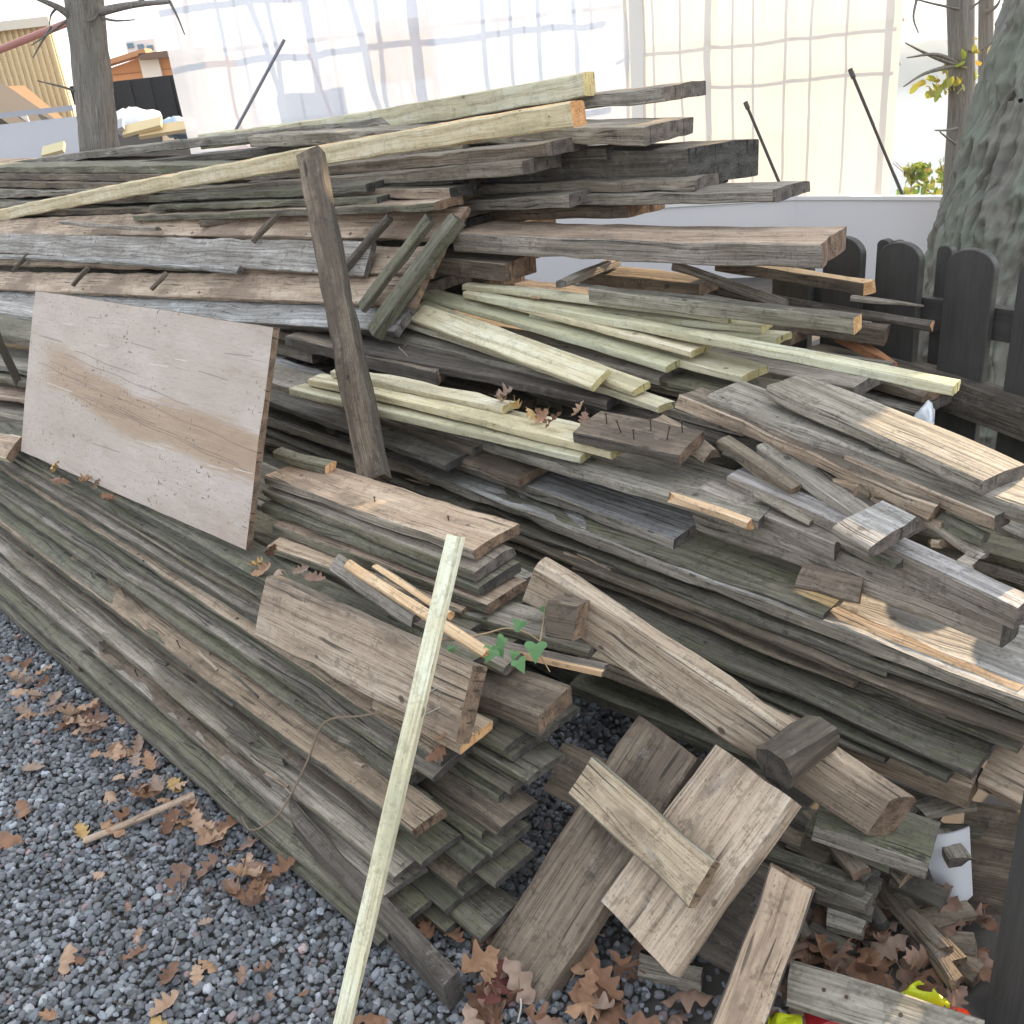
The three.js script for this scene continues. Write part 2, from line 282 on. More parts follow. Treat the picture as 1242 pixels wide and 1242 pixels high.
{ // ground: level yard that falls away to a lake behind the buildings
  const t = noiseTex(512, 512, (u, v) => mix3([0.06, 0.056, 0.052], [0.14, 0.125, 0.11], clamp(fbm(u, v, 8, 40) * 1.6 - 0.3)));
  t.repeat.set(1, 1);
  const xs = [], zs = []; for (let x = -60; x <= 60; x += 4) xs.push(x); for (const z of [8, 4, 0, -2, -4, -6, -8, -9.5, -12, -16, -24, -40, -70]) zs.push(z);
  const pos = [], uv = [], ix = [];
  for (const z of zs) for (const x of xs) { const y = z > -9.6 ? 0 : -(-9.5 - z) * 0.62 * Math.min(1, (-9.5 - z) / 6); pos.push(x, Math.max(-30, y), z); uv.push(x / 1.5, z / 1.5); }
  for (let j = 0; j < zs.length - 1; j++) for (let i = 0; i < xs.length - 1; i++) { const a = j * xs.length + i, b = a + 1, c = a + xs.length, d = c + 1; ix.push(a, b, c, b, d, c); }
  const g = new THREE.BufferGeometry(); g.setAttribute('position', new THREE.Float32BufferAttribute(pos, 3)); g.setAttribute('uv', new THREE.Float32BufferAttribute(uv, 2)); g.setIndex(ix); g.computeVertexNormals();
  struct(new THREE.Mesh(g, new THREE.MeshStandardMaterial({ map: t, roughness: 1, side: THREE.DoubleSide })), 'ground');
  const wg = new THREE.PlaneGeometry(2600, 1400, 1, 1).rotateX(-Math.PI / 2);
  const wn = noiseTex(512, 512, (u, v) => { const f = fbm(u, v, 12, 77); return [f, f, f]; }, false); wn.repeat.set(300, 160);
  const wm = struct(new THREE.Mesh(wg, new THREE.MeshPhysicalMaterial({ color: 0x5d6a70, roughness: 0.18, bumpMap: wn, bumpScale: 0.25 })), 'lake'); wm.position.set(0, -27, -740);
  // far wooded shore
  const hp = [], hi = [], hc = []; const n = 260;
  for (let i = 0; i <= n; i++) { const x = -900 + 1800 * i / n; const top = -9 + 6 * sn3(x * 0.006, 2, 1) + 2.2 * sn3(x * 0.05, 7, 2) + 1.2 * sn3(x * 0.21, 3, 5); for (const [y, z] of [[-28, -500], [top * 0.5 - 12, -512], [top, -530], [top - 4, -620]]) { hp.push(x, y, z + 5 * sn3(x * 0.1, y, 2)); hc.push(0.7 + 0.3 * R(), 0.7 + 0.3 * R(), 0.7 + 0.3 * R()); } }
  for (let i = 0; i < n; i++) for (let j = 0; j < 3; j++) { const a = i * 4 + j, b = a + 4; hi.push(a, b, a + 1, b, b + 1, a + 1); }
  const hg = new THREE.BufferGeometry(); hg.setAttribute('position', new THREE.Float32BufferAttribute(hp, 3)); hg.setAttribute('color', new THREE.Float32BufferAttribute(hc, 3)); hg.setIndex(hi); hg.computeVertexNormals();
  struct(new THREE.Mesh(hg, new THREE.MeshStandardMaterial({ color: 0x5f6a5c, vertexColors: true, roughness: 1, side: THREE.DoubleSide })), 'hills');
}
scene.fog = new THREE.FogExp2(0xe6edf5, 0.0012);

const boxAt = (sx, sy, sz, x, y, z) => new THREE.BoxGeometry(sx, sy, sz).translate(x, y, z);
function rod(a, b, r, seg = 8) { const d = b.clone().sub(a), g = new THREE.CylinderGeometry(r, r, d.length(), seg); g.applyQuaternion(new THREE.Quaternion().setFromUnitVectors(V(0, 1, 0), d.clone().normalize())); return g.translate((a.x + b.x) / 2, (a.y + b.y) / 2, (a.z + b.z) / 2); }
function slab(a, b, w, t, n) { // flat bar from a to b, width w, thickness t, face normal n
  const X = b.clone().sub(a), L = X.length(); X.normalize(); const Y = n.clone().addScaledVector(X, -n.dot(X)).normalize(), Z = X.clone().cross(Y);
  return new THREE.BoxGeometry(L, t, w).applyMatrix4(new THREE.Matrix4().makeBasis(X, Y, Z).setPosition((a.x + b.x) / 2, (a.y + b.y) / 2, (a.z + b.z) / 2));
}

// ---- scaffolded building wrapped in sheeting
{
  const cx = 1.28, cz = -8, W0 = -2.2, top = 4.4, q = V(2.98, 0, -6.95);
  const b = new THREE.Group();
  const sheetMat = new THREE.MeshPhysicalMaterial({ color: 0xdfe3ea, roughness: 0.84, transmission: 0.47, thickness: 0, side: THREE.DoubleSide, ior: 1.3 });
  const creamMat = new THREE.MeshPhysicalMaterial({ color: 0xe2ded8, roughness: 0.88, transmission: 0.37, thickness: 0, side: THREE.DoubleSide, ior: 1.3 });
  // sheet: gathered folds between ties
  function sheet(p, r, y0, y1, nx, ny, amp, seed, name) {
    const d = r.clone().sub(p), L = d.length(), nn = V(-d.z, 0, d.x).normalize(); if (nn.dot(EYE.clone().sub(p)) < 0) nn.negate();
    const pos = [], uv = [], ix = [];
    for (let j = 0; j <= ny; j++) for (let i = 0; i <= nx; i++) {
      const u = i / nx, v = j / ny, y = y0 + (y1 - y0) * v, x = L * u;
      const bay = Math.abs(Math.sin(x * Math.PI / 1.05)), lift = Math.abs(Math.sin((y - 0.5) * Math.PI / 1.0));
      let o = -amp * 1.6 * bay * (0.5 + 0.5 * lift) + amp * 0.5 * sn3(x * 7 + seed, y * 0.9, 2) + amp * 0.35 * sn3(x * 3 + y * 3 + seed, y * 2 - x * 2, 4) + amp * 0.3 * sn3(x * 16, y * 1.2 + seed, 7) + amp * 0.22 * sn3(x * 9 + y * 9, y * 5 - x * 5 + seed, 8);
      const P = p.clone().addScaledVector(d, u).addScaledVector(nn, o + 0.06); pos.push(P.x, y, P.z); uv.push(u, v);
    }
    for (let j = 0; j < ny; j++) for (let i = 0; i < nx; i++) { const a = j * (nx + 1) + i, e = a + 1, c = a + nx + 1, f = c + 1; ix.push(a, e, c, e, f, c); }
    const g = new THREE.BufferGeometry(); g.setAttribute('position', new THREE.Float32BufferAttribute(pos, 3)); g.setAttribute('uv', new THREE.Float32BufferAttribute(uv, 2)); g.setIndex(ix); g.computeVertexNormals();
    return part(b, g, sheetMat, name);
  }
  sheet(V(W0, 0, cz), V(cx, 0, cz), 0.7, top, 170, 110, 0.016, 1, 'plastic_sheet');
  const sr = sheet(V(cx, 0, cz), q, 0.42, top, 150, 120, 0.022, 5, 'plastic_sheet'); sr.material = creamMat; sr.userData.label = 'cream translucent sheet hanging in long folds';
  // wall of the house behind the sheets
  const wallM = plain(0xb9bcc0, 0.9), warm = plain(0xeac39a, 0.8), white = plain(0xb9b4ac, 0.6);
  part(b, boxAt(cx - W0, 0.9, 0.2, (cx + W0) / 2, 0.45, cz - 1.15), wallM, 'wall');
  for (const [x, y, w, h] of [[-0.5, 1.8, 0.5, 0.45]]) part(b, boxAt(w, h, 0.03, x, y, cz - 0.5), warm, 'timber_panel');
  { const d = q.clone().sub(V(cx, 0, cz)); const dir = d.clone().normalize(), nn = V(-d.z, 0, d.x).normalize(); if (nn.dot(EYE.clone().sub(q)) < 0) nn.negate();
    const a = V(cx, 0, cz).addScaledVector(nn, -1.0), c = V(cx, 0, cz).addScaledVector(d, 0.6).addScaledVector(nn, -1.0); a.y = c.y = 0.45;
    part(b, slab(a, c, 0.9, 0.15, nn), plain(0xcabda6, 0.9), 'wall');
    // standards and ledgers behind the right sheet
    for (const u of [0.03, 0.13, 0.24, 0.34, 0.44, 0.52, 0.63, 0.72, 0.84, 0.98]) { const s = V(cx, 0, cz).addScaledVector(d, u).addScaledVector(nn, -0.06); part(b, rod(s.clone().setY(0), s.clone().setY(top), u === 0.34 || u === 0.98 ? 0.024 : 0.009), white, 'scaffold_standard'); }
    for (const y of [0.46, 1.35, 1.62, 2.35]) { const s = V(cx, y, cz).addScaledVector(nn, -0.05), e = q.clone().setY(y).addScaledVector(nn, -0.05); part(b, rod(s, e, 0.011), white, 'scaffold_ledger'); }
  }
  const pole = plain(0x7f93b0, 0.35, { metalness: 0.3 }), red = plain(0xc8505f, 0.5);
  for (const [x, w] of [[-2.12, 0.014], [-1.66, 0.01], [-1.28, 0.012], [-0.98, 0.016], [-0.5, 0.01], [-0.22, 0.03], [0.3, 0.01], [0.5, 0.008], [0.72, 0.01], [1.02, 0.012]]) part(b, rod(V(x, 0, cz - 0.05), V(x, top, cz - 0.05), w), pole, 'scaffold_standard');
  for (const [x, dx] of [[-1.12, 0.22], [-0.42, 0.14]]) part(b, rod(V(x - dx, 2.6, cz - 0.16), V(x + dx * 0.6, 0.9, cz - 0.16), 0.014), red, 'brace');
  for (const y of [1.32, 1.93, 2.32, 3.1]) part(b, slab(V(W0, y, cz - 0.08), V(cx, y, cz - 0.08), 0.03, 0.02, V(0, 0, 1)), pole, 'scaffold_ledger');
  part(b, rod(atZ(345, 48, 7.9), atZ(282, 165, 7.9), 0.012), plain(0x7d8088, 0.5), 'brace');
  part(b, slab(atZ(772, -40, 7.9), atZ(778, 180, 7.9), 0.14, 0.02, V(0.2, 0, 1)), plain(0xf4f4f0, 0.6), 'corner_strip');
  thing(b, 'scaffolded_building', 'house wrapped in white translucent scaffold sheeting behind the timber heap', 'building');
  // dark raking props
  for (const [p, e, l] of [[[1031, 84, 6.95], [1096, 240, 6.5], 'dark steel prop leaning on the right edge of the sheeted scaffold'], [[904, 124, 7.3], [942, 214, 7.05], 'dark steel prop at the middle of the cream scaffold sheet']]) {
    const A = atZ(p[0], p[1], p[2]), B = atZ(e[0], e[1], e[2]); B.addScaledVector(B.clone().sub(A).normalize(), B.y / 0.87 * 0.55);
    const pr = new THREE.Group(); part(pr, rod(A, B, 0.011), plain(0x3d3c40, 0.5), 'tube'); part(pr, rod(A, A.clone().lerp(B, 0.05), 0.017), plain(0x4d4a48, 0.5), 'clamp');
    thing(pr, 'raking_prop', l, 'prop');
  }
}
// ---- low white site barrier in front of the sheeting
{
  const m = new THREE.Group(), pm = plain(0xe9e9ec, 0.55), cap = plain(0xf0f0f0, 0.5);
  const pts = [V(0.2, 0, -7.62), V(2.28, 0, -6.9), V(3.05, 0, -6.2), V(3.7, 0, -5.5)];
  for (let i = 0; i < 3; i++) {
    const a = pts[i].clone(), c = pts[i + 1].clone(), n = V(-(c.z - a.z), 0, c.x - a.x).normalize(); if (n.dot(EYE.clone().sub(a)) < 0) n.negate();
    const g = slab(a.clone().setY(0.27), c.clone().setY(0.27), 0.54, 0.05, n); part(m, g, pm, 'panel');
    part(m, slab(a.clone().setY(0.553), c.clone().setY(0.553), 0.075, 0.024, V(0, 1, 0)), cap, 'top_rail');
  }
  thing(m, 'site_barrier', 'low white panel barrier along the foot of the sheeted scaffold', 'barrier');
}

// ---- left background
{
  // ribbed tan hall
  const h = new THREE.Group(), tan = plain(0xd8c49c, 0.7), z = 13;
  const tl = atZ(64, 26, z), bl = atZ(92, 168, z), x1 = (tl.x + bl.x) / 2, n = 62; const ribs = [];
  const g0 = boxAt(5, 4.0, 0.1, x1 - 2.5, 0.6, -z - 0.06); part(h, g0, tan, 'wall');
  for (let i = 0; i < n; i++) part(h, boxAt(0.028, 4.0, 0.03, x1 - 0.03 - i * 0.075, 0.6, -z + 0.005), tan, 'rib');
  part(h, boxAt(5.1, 0.1, 0.2, x1 - 2.5, 2.64, -z), plain(0xd9d2c2, 0.6), 'eaves');
  const red = plain(0x9e6d66, 0.5);
  thing(h, 'ribbed_hall', 'tan hall with ribbed metal cladding at far left', 'building');
  const bm = new THREE.Mesh(rod(atZ(-60, 84, 11), atZ(86, 26, 11), 0.035), red); thing(bm, 'boom_pole', 'thin reddish pole slanting across the tan ribbed hall', 'pole');
  // lean-to with gable
  const s = new THREE.Group(); const a = atZ(-10, 105, 11.6), c = atZ(66, 168, 11.6), e = atZ(-10, 180, 11.6);
  const sh = new THREE.Shape([new THREE.Vector2(a.x, a.y), new THREE.Vector2(c.x, c.y), new THREE.Vector2(c.x, -0.2), new THREE.Vector2(a.x, -0.2)]);
  part(s, new THREE.ExtrudeGeometry(sh, { depth: 0.8, bevelEnabled: false }).translate(0, 0, -12.45), plain(0x7d6248, 0.9), 'wall');
  part(s, slab(a.clone().add(V(-0.1, 0.06, 0.25)), c.clone().add(V(0.15, -0.05, 0.25)), 1.2, 0.07, V(0.6, 0.8, 0)), plain(0x4a4540, 0.9), 'roof');
  part(s, slab(atZ(-5, 152, 11.2), atZ(34, 143, 11.2), 0.1, 0.02, V(0, 0, 1)), plain(0xe6e4e0, 0.6), 'white_board');
  thing(s, 'lean_to_shed', 'brown lean-to with sloping dark roof before the tan hall', 'shed');
  const w = new THREE.Group(); { const p = atZ(-20, 160, 10.5), r = atZ(102, 164, 10.5); part(w, boxAt(r.x - p.x, p.y + 0.1, 0.15, (p.x + r.x) / 2, (p.y - 0.1) / 2 + 0.05, -10.5), plain(0xc9ccd4, 0.8), 'panel'); part(w, boxAt(r.x - p.x, 0.05, 0.2, (p.x + r.x) / 2, p.y + 0.13, -10.5), plain(0xa9adb6, 0.7), 'capping'); }
  thing(w, 'low_wall', 'low pale grey wall in front of the brown lean-to', 'wall');
  // black upright board fence with pale return
  const f = new THREE.Group(), bk = plain(0x232528, 0.7), fz = 12; const l = atZ(84, 99, fz), r = atZ(224, 95, fz);
  const fh = (l.y + r.y) / 2; for (let x = l.x, i = 0; x < r.x; x += 0.115, i++) part(f, boxAt(0.125, fh, 0.018, x + 0.05, fh / 2, -fz + (i % 2) * 0.02), bk, 'fence_board');
  part(f, boxAt(r.x - l.x, 0.08, 0.05, (l.x + r.x) / 2, fh - 0.25, -fz - 0.05), bk, 'rail');
  thing(f, 'black_fence', 'black upright board fence behind the left tree trunk', 'fence');
  const pf = new THREE.Group(), cr = plain(0xcfc6b4, 0.8); const r2 = atZ(252, 97, 10.8), s0 = V(r.x + 0.03, 0, -fz), s1 = V(r2.x, 0, -10.8);
  for (let i = 0; i < 11; i++) { const p = s0.clone().lerp(s1, (i + 0.5) / 11); part(pf, new THREE.BoxGeometry(0.06, fh, 0.02).rotateY(0.9).translate(p.x, fh / 2, p.z), cr, 'slat'); }
  part(pf, slab(s0.clone().setY(fh - 0.3), s1.clone().setY(fh - 0.3), 0.08, 0.03, V(1, 0, 0.4)).translate(0.03, 0, -0.03), cr, 'rail');
  thing(pf, 'pale_slat_fence', 'pale slatted fence return joined to the black fence', 'fence');
  // orange timber house
  const o = new THREE.Group(), hz = 22; const A = atZ(130, 84, hz), B = atZ(180, 66, hz), C = atZ(247, 66, hz), om = plain(0xcf9668, 0.8), base = -1;
  const os = new THREE.Shape([new THREE.Vector2(A.x, base), new THREE.Vector2(C.x, base), new THREE.Vector2(C.x, C.y), new THREE.Vector2(B.x, B.y), new THREE.Vector2(A.x, A.y)]);
  part(o, new THREE.ExtrudeGeometry(os, { depth: 3, bevelEnabled: false }).translate(0, 0, -hz - 3), om, 'wall');
  for (let i = 0; i < 9; i++) part(o, boxAt(C.x - A.x - 0.04, 0.02, 0.02, (A.x + C.x) / 2, A.y - 0.12 - i * 0.17, -hz + 0.012), plain(0xa9754d, 0.85), 'lap_line');
  part(o, slab(A.clone().add(V(-0.15, 0.06, 0.1)), B.clone().add(V(0.05, 0.06, 0.1)), 0.5, 0.09, V(-0.3, 1, 0)), plain(0xb5835c, 0.8), 'roof_edge');
  part(o, boxAt(C.x - B.x + 0.2, 0.12, 0.5, (B.x + C.x) / 2, C.y + 0.07, -hz + 0.1), plain(0x6e5a4c, 0.8), 'roof_edge');
  { const p = atZ(184, 88, hz - 0.1); part(o, boxAt(0.4, 0.62, 0.08, p.x, p.y, -hz + 0.06), plain(0xe2ded6, 0.6), 'door'); const q = atZ(232, 82, hz - 0.1); const wn = part(o, boxAt(0.36, 0.42, 0.06, q.x, q.y, -hz + 0.05), plain(0x2b2b30, 0.3), 'window'); part(wn, boxAt(0.42, 0.05, 0.1, q.x, q.y - 0.23, -hz + 0.06), plain(0xdedad0, 0.6), 'sill'); }
  thing(o, 'orange_house', 'orange timber house beyond the black fence', 'building');
  { const p = atZ(176, 60, 24), u = new THREE.Group(); part(u, boxAt(0.66, 0.42, 0.5, p.x, p.y - 0.02, -24), plain(0xcfd4d8, 0.6), 'casing'); for (const dx of [-0.22, 0, 0.2]) part(u, boxAt(0.14, 0.1, 0.02, p.x + dx, p.y + 0.05 - dx * 0.2, -23.73), plain(0x5d7f94, 0.5), 'panel'); part(u, boxAt(0.5, 1.4, 0.3, p.x, p.y - 0.9, -24), plain(0x9a9a98), 'stand'); thing(u, 'rooftop_unit', 'small blue and white box unit above the orange house roof', 'unit'); }
  // junk by the fence
  const j = [[452, 415]];
  const tarpG = new THREE.SphereGeometry(0.2, 14, 10); { const p = tarpG.attributes.position; for (let i = 0; i < p.count; i++) { const x = p.getX(i), y = p.getY(i), zz = p.getZ(i), k = 1 + 0.35 * sn3(x * 9, y * 9, zz * 9); p.setXYZ(i, x * 1.25 * k, y * 0.6 * k + 0.05 * sn3(x * 14, zz * 14, 3), zz * k); } tarpG.computeVertexNormals(); }
  for (const [x, y, z2, sx, col, lab] of [[166, 150, 9.6, 1.0, 0xd7d9db, 'crumpled white tarpaulin bundle before the black fence'], [146, 152, 9.9, 0.8, 0xb3b6ba, 'small grey tarpaulin bundle beside the left tree trunk'], [217, 155, 9.4, 0.7, 0x9fb0c4, 'bluish plastic bundle at the end of the black fence']]) { const p = atZ(x, y, z2), m = new THREE.Mesh(tarpG, plain(col, 0.6)); m.scale.setScalar(sx); m.position.copy(p); const gq = new THREE.Group(); gq.add(m); m.name = 'tarpaulin'; part(gq, boxAt(0.5 * sx, Math.max(0.1, p.y - 0.1), 0.4, p.x, Math.max(0.1, p.y - 0.1) / 2, p.z), plain(0x6d6a66, 0.9), 'crate'); thing(gq, 'tarpaulin_bundle', lab, 'bundle'); }
  for (const [x0, y0, x1b, y1, col] of [[52, 185, 78, 178, 0xc2b893], [170, 162, 232, 152, 0xbfae8a], [150, 160, 196, 148, 0xcdbb92], [98, 172, 150, 150, 0xa9adb2]]) { const m = new THREE.Mesh(slab(atZ(x0, y0, 8.4), atZ(x1b, y1, 8.4), 0.12, 0.03, V(0.1, 0.8, 0.5)), plain(col, 0.85)); thing(m, 'scrap_plank', 'scrap of pale plank sticking up behind the heap at its far end', 'plank', 'scrap planks behind the heap'); }
  const tp = new THREE.Mesh(rod(atZ(222, -20, 8.9), atZ(243, 160, 8.9), 0.022), plain(0x5b5d63, 0.5)); thing(tp, 'thin_pole', 'thin dark pole standing at the left end of the sheeting', 'pole');
}

// ---- trees
const barkTex = (a, b, c, s) => noiseTex(512, 512, (u, v) => { const f = vn(u * 40, v * 14, 40, 14, s), g = fbm(u, v, 6, s + 3), k = vn(u * 120, v * 60, 120, 60, s + 5); return mix3(mix3(a, b, clamp(f * 0.8 + k * 0.5 - 0.25)), c, sstep(0.45, 0.65, g) * 0.7); });
const barkBump = noiseTex(512, 512, (u, v) => { const w = u * 26 + 1.2 * vn(u * 6, v * 8, 6, 8, 55); const r = Math.pow(Math.abs(Math.sin(w * Math.PI)), 0.5) * (0.5 + 0.5 * sstep(0.2, 0.45, vn(u * 26, v * 18, 26, 18, 57))); const k = clamp(0.75 * r + 0.25 * fbm(u, v, 20, 58)); return [k, k, k]; }, false);
const barkGreen = barkTex([0.15, 0.145, 0.125], [0.25, 0.245, 0.215], [0.19, 0.215, 0.17], 50), barkGrey = barkTex([0.14, 0.125, 0.11], [0.33, 0.305, 0.27], [0.22, 0.21, 0.185], 60);
function trunkGeo(path, radii, ridge, freq, seg = 64, rows = 60, seed = 1) {
  const curve = new THREE.CatmullRomCurve3(path), pos = [], uv = [], ix = [];
  for (let j = 0; j <= rows; j++) {
    const t = Math.pow(j / rows, 1.5), c = curve.getPointAt(t), k = t * (radii.length - 1), i0 = Math.min(radii.length - 2, Math.floor(k)), r = radii[i0] + (radii[i0 + 1] - radii[i0]) * (k - i0);
    for (let i = 0; i <= seg; i++) {
      const a = (i % seg) / seg * Math.PI * 2, h = c.y;
      const F = Math.round(freq * 2.4), au = (i % seg) / seg, w1 = 0.9 * (vn(au * 8, h * 3, 8, 256, seed) - 0.5);
      const r1 = 1 - Math.abs(2 * vn(au * F + w1 * 2.2, h * 5.5 + 40, F, 256, seed + 1) - 1), r2 = 1 - Math.abs(2 * vn(au * F * 2 + w1 * 4, h * 15 + 40, F * 2, 256, seed + 2) - 1);
      const rg = Math.pow(r1, 0.8) * 0.75 + r2 * 0.35 + 0.12 * vn(au * F * 4, h * 45, F * 4, 256, seed + 5);
      const rad = r * (1 + 0.04 * sn3(Math.cos(a) * 1.5, Math.sin(a) * 1.5, h * 0.8)) + ridge * (rg - 0.75);
      pos.push(c.x + Math.cos(a) * rad, c.y, c.z + Math.sin(a) * rad); uv.push(i / seg * 3, h * 0.8);
    }
  }
  for (let j = 0; j < rows; j++) for (let i = 0; i < seg; i++) { const a = j * (seg + 1) + i, b = a + 1, c = a + seg + 1, d = c + 1; ix.push(a, c, b, b, c, d); }
  const g = new THREE.BufferGeometry(); g.setAttribute('position', new THREE.Float32BufferAttribute(pos, 3)); g.setAttribute('uv', new THREE.Float32BufferAttribute(uv, 2)); g.setIndex(ix); g.computeVertexNormals(); return g;
}
function limb(path, r0, r1, seg = 8) { const c = new THREE.CatmullRomCurve3(path), n = path.length * 4, g = new THREE.TubeGeometry(c, n, 1, seg, false), p = g.attributes.position; for (let j = 0; j <= n; j++) { const q = c.getPointAt(j / n), r = r0 + (r1 - r0) * j / n; for (let i = 0; i <= seg; i++) { const k = j * (seg + 1) + i; p.setXYZ(k, q.x + (p.getX(k) - q.x) * r, q.y + (p.getY(k) - q.y) * r, q.z + (p.getZ(k) - q.z) * r); } } g.computeVertexNormals(); return g; }
const leafQuad = () => { const s = new THREE.Shape(); s.moveTo(0, -0.05); s.quadraticCurveTo(0.035, -0.03, 0.028, 0.0); s.quadraticCurveTo(0.035, 0.035, 0, 0.06); s.quadraticCurveTo(-0.035, 0.035, -0.028, 0); s.quadraticCurveTo(-0.035, -0.03, 0, -0.05); const g = new THREE.ShapeGeometry(s, 2); const p = g.attributes.position; for (let i = 0; i < p.count; i++) p.setZ(i, Math.abs(p.getX(i)) * 0.4); g.computeVertexNormals(); return g; };
const foliageMat = new THREE.MeshPhysicalMaterial({ color: 0xffffff, roughness: 0.9, transmission: 0.4, thickness: 0, side: THREE.DoubleSide });
function crown(parent, n, blobs, scale, cols, seed) {
  const r = rng(seed), m = new THREE.InstancedMesh(leafQuad(), foliageMat, n), o = new THREE.Object3D(), c = new THREE.Color();
  for (let i = 0; i < n; i++) {
    const b = blobs[Math.floor(r() * blobs.length)], th = r() * 6.283, cz = r() * 2 - 1, q = Math.cbrt(r()), s = Math.sqrt(1 - cz * cz);
    o.position.set(b[0] + Math.cos(th) * s * q * b[3], b[1] + cz * q * b[4], b[2] + Math.sin(th) * s * q * b[3]); o.rotation.set(r() * 6.28, r() * 6.28, r() * 6.28); o.scale.setScalar(scale * (0.7 + 0.7 * r())); o.updateMatrix(); m.setMatrixAt(i, o.matrix);
    const k = cols[Math.floor(r() * cols.length)]; c.setRGB(k[0] * (0.8 + 0.4 * r()), k[1] * (0.8 + 0.4 * r()), k[2]); m.setColorAt(i, c);
  }
  m.name = 'crown'; m.userData.kind = 'stuff'; parent.add(m); return m;
}
const autumn = [[0.3, 0.2, 0.05], [0.22, 0.2, 0.05], [0.32, 0.15, 0.04], [0.14, 0.17, 0.04]];
{ // big oak at right
  const t = new THREE.Group(), m = new THREE.MeshStandardMaterial({ map: barkGreen, roughness: 0.95, bumpMap: barkBump, bumpScale: 0.012 });
  part(t, trunkGeo([V(2.24, -0.1, -3.75), V(2.27, 0.6, -3.75), V(2.39, 1.15, -3.77), V(2.53, 1.7, -3.8), V(2.66, 3.0, -3.85), V(2.5, 5.5, -3.9)], [0.5, 0.45, 0.43, 0.42, 0.38, 0.26], 0.07, 22, 400, 420, 3), m, 'trunk');
  for (const [p, r] of [[[V(2.3, 3.6, -3.9), V(3.0, 4.6, -4.3), V(4.0, 5.4, -5.0)], 0.16], [[V(2.3, 4.0, -3.9), V(1.6, 5.2, -4.6), V(1.2, 6.4, -5.6)], 0.15], [[V(2.3, 5.2, -3.9), V(2.5, 6.8, -4.2), V(2.9, 8.4, -4.6)], 0.2]]) part(t, limb(p, r, 0.05), m, 'limb');
  const stub = part(t, limb([atZ(1226, 118, 3.3), atZ(1234, 108, 3.22), atZ(1238, 122, 3.1)], 0.014, 0.008, 6), m, 'twig'); stub.position.z = 0.0;
  crown(t, 9000, [[4.2, 5.2, -5.8, 1.5, 1.0], [3.2, 4.9, -6.2, 1.4, 0.9], [2.6, 6.3, -5.2, 1.7, 1.1], [4.2, 6.4, -6.5, 1.7, 1.1], [1.4, 6.4, -6.4, 1.5, 1.0], [5.2, 5.6, -7.5, 1.5, 1.0], [3.2, 5.6, -8.2, 1.6, 1.1]], 1.3, autumn, 5);
  thing(t, 'oak_tree', 'thick oak trunk with deeply ridged greenish bark behind the picket fence', 'tree');
}
for (const [xt, yt, xb, yb, z, r, lab, bl] of [[1165, -20, 1160, 225, 6.0, 0.073, 'slim grey tree trunk with twigs beyond the white barrier', 1], [1197, -20, 1186, 225, 6.6, 0.045, 'thinnest tree stem close behind the slim grey trunk', 2]]) {
  const t = new THREE.Group(), m = new THREE.MeshStandardMaterial({ map: barkGrey, roughness: 0.95 }), A = atZ(xb, yb, z), B = atZ(xt, yt, z), d = B.clone().sub(A); const base = A.clone().addScaledVector(d, -A.y / d.y), top = B.clone().addScaledVector(d, 2.2);
  part(t, trunkGeo([base, A, A.clone().lerp(B, 0.5).add(V(0.02, 0, 0)), B, top], [r * 1.15, r, r, r * 0.95, r * 0.7], 0.006, 8, 40, 60, bl + 9), m, 'trunk');
  const tw = bl === 1 ? [[[1162, 80], [1130, 68], [1098, 52]], [[1162, 78], [1120, 90], [1096, 105]], [[1160, 76], [1135, 66], [1100, 70]], [[1168, 12], [1130, 4], [1100, -4]], [[1112, -2], [1108, 22], [1114, 40]], [[1162, 155], [1148, 158], [1134, 158]], [[1160, 175], [1150, 168], [1140, 160]], [[1170, 15], [1188, 2], [1200, -8]], [[1165, 58], [1185, 62], [1205, 50]]] : [[[1192, 110], [1178, 100], [1170, 95]], [[1195, 15], [1208, 8], [1215, -5]]];
  tw.forEach((p, i) => part(t, limb(p.map(([x, y], k) => atZ(x, y, z - 0.05 - 0.04 * k)), i < 3 ? 0.016 : 0.009, 0.004, 6), m, 'branch'));
  if (bl === 1) crown(t, 60, [[...atZ(1140, 105, z - 0.1).toArray(), 0.16, 0.06], [...atZ(1180, 70, z).toArray(), 0.15, 0.12]], 0.6, [[0.5, 0.45, 0.06], [0.4, 0.4, 0.08]], 31);
  thing(t, 'slim_tree', lab, 'tree');
}
{ // left tree
  const t = new THREE.Group(), m = new THREE.MeshStandardMaterial({ map: barkGrey, roughness: 0.95, bumpMap: barkBump, bumpScale: 0.006 }), z = 7.4, A = atZ(120, 172, z), B = atZ(101, -10, z), d = B.clone().sub(A);
  part(t, trunkGeo([A.clone().addScaledVector(d, -A.y / d.y), A, A.clone().lerp(B, 0.5), B, B.clone().addScaledVector(d, 1.8)], [0.165, 0.142, 0.125, 0.115, 0.09], 0.02, 11, 72, 90, 21), m, 'trunk');
  const tw = [[[88, 22], [72, 10], [40, -4]], [[122, 14], [160, 6], [206, 2]], [[70, 8], [62, 18], [60, 30]], [[122, 12], [112, 24], [102, 26]], [[160, 6], [180, -4], [196, -12]], [[88, 20], [60, 40], [38, 55]], [[62, 32], [50, 52], [40, 70]], [[124, 22], [140, 25], [164, 24]], [[206, 2], [216, 22], [224, 42]], [[95, 112], [78, 106], [45, 98]]];
  tw.forEach((p, i) => part(t, limb(p.map(([x, y], k) => atZ(x, y, z - 0.05 - 0.06 * k)), i < 2 ? 0.03 : 0.01, i < 2 ? 0.012 : 0.004, 6), m, 'branch'));
  thing(t, 'bare_tree', 'leaning grey tree trunk with bare twigs behind the left end of the heap', 'tree');
}
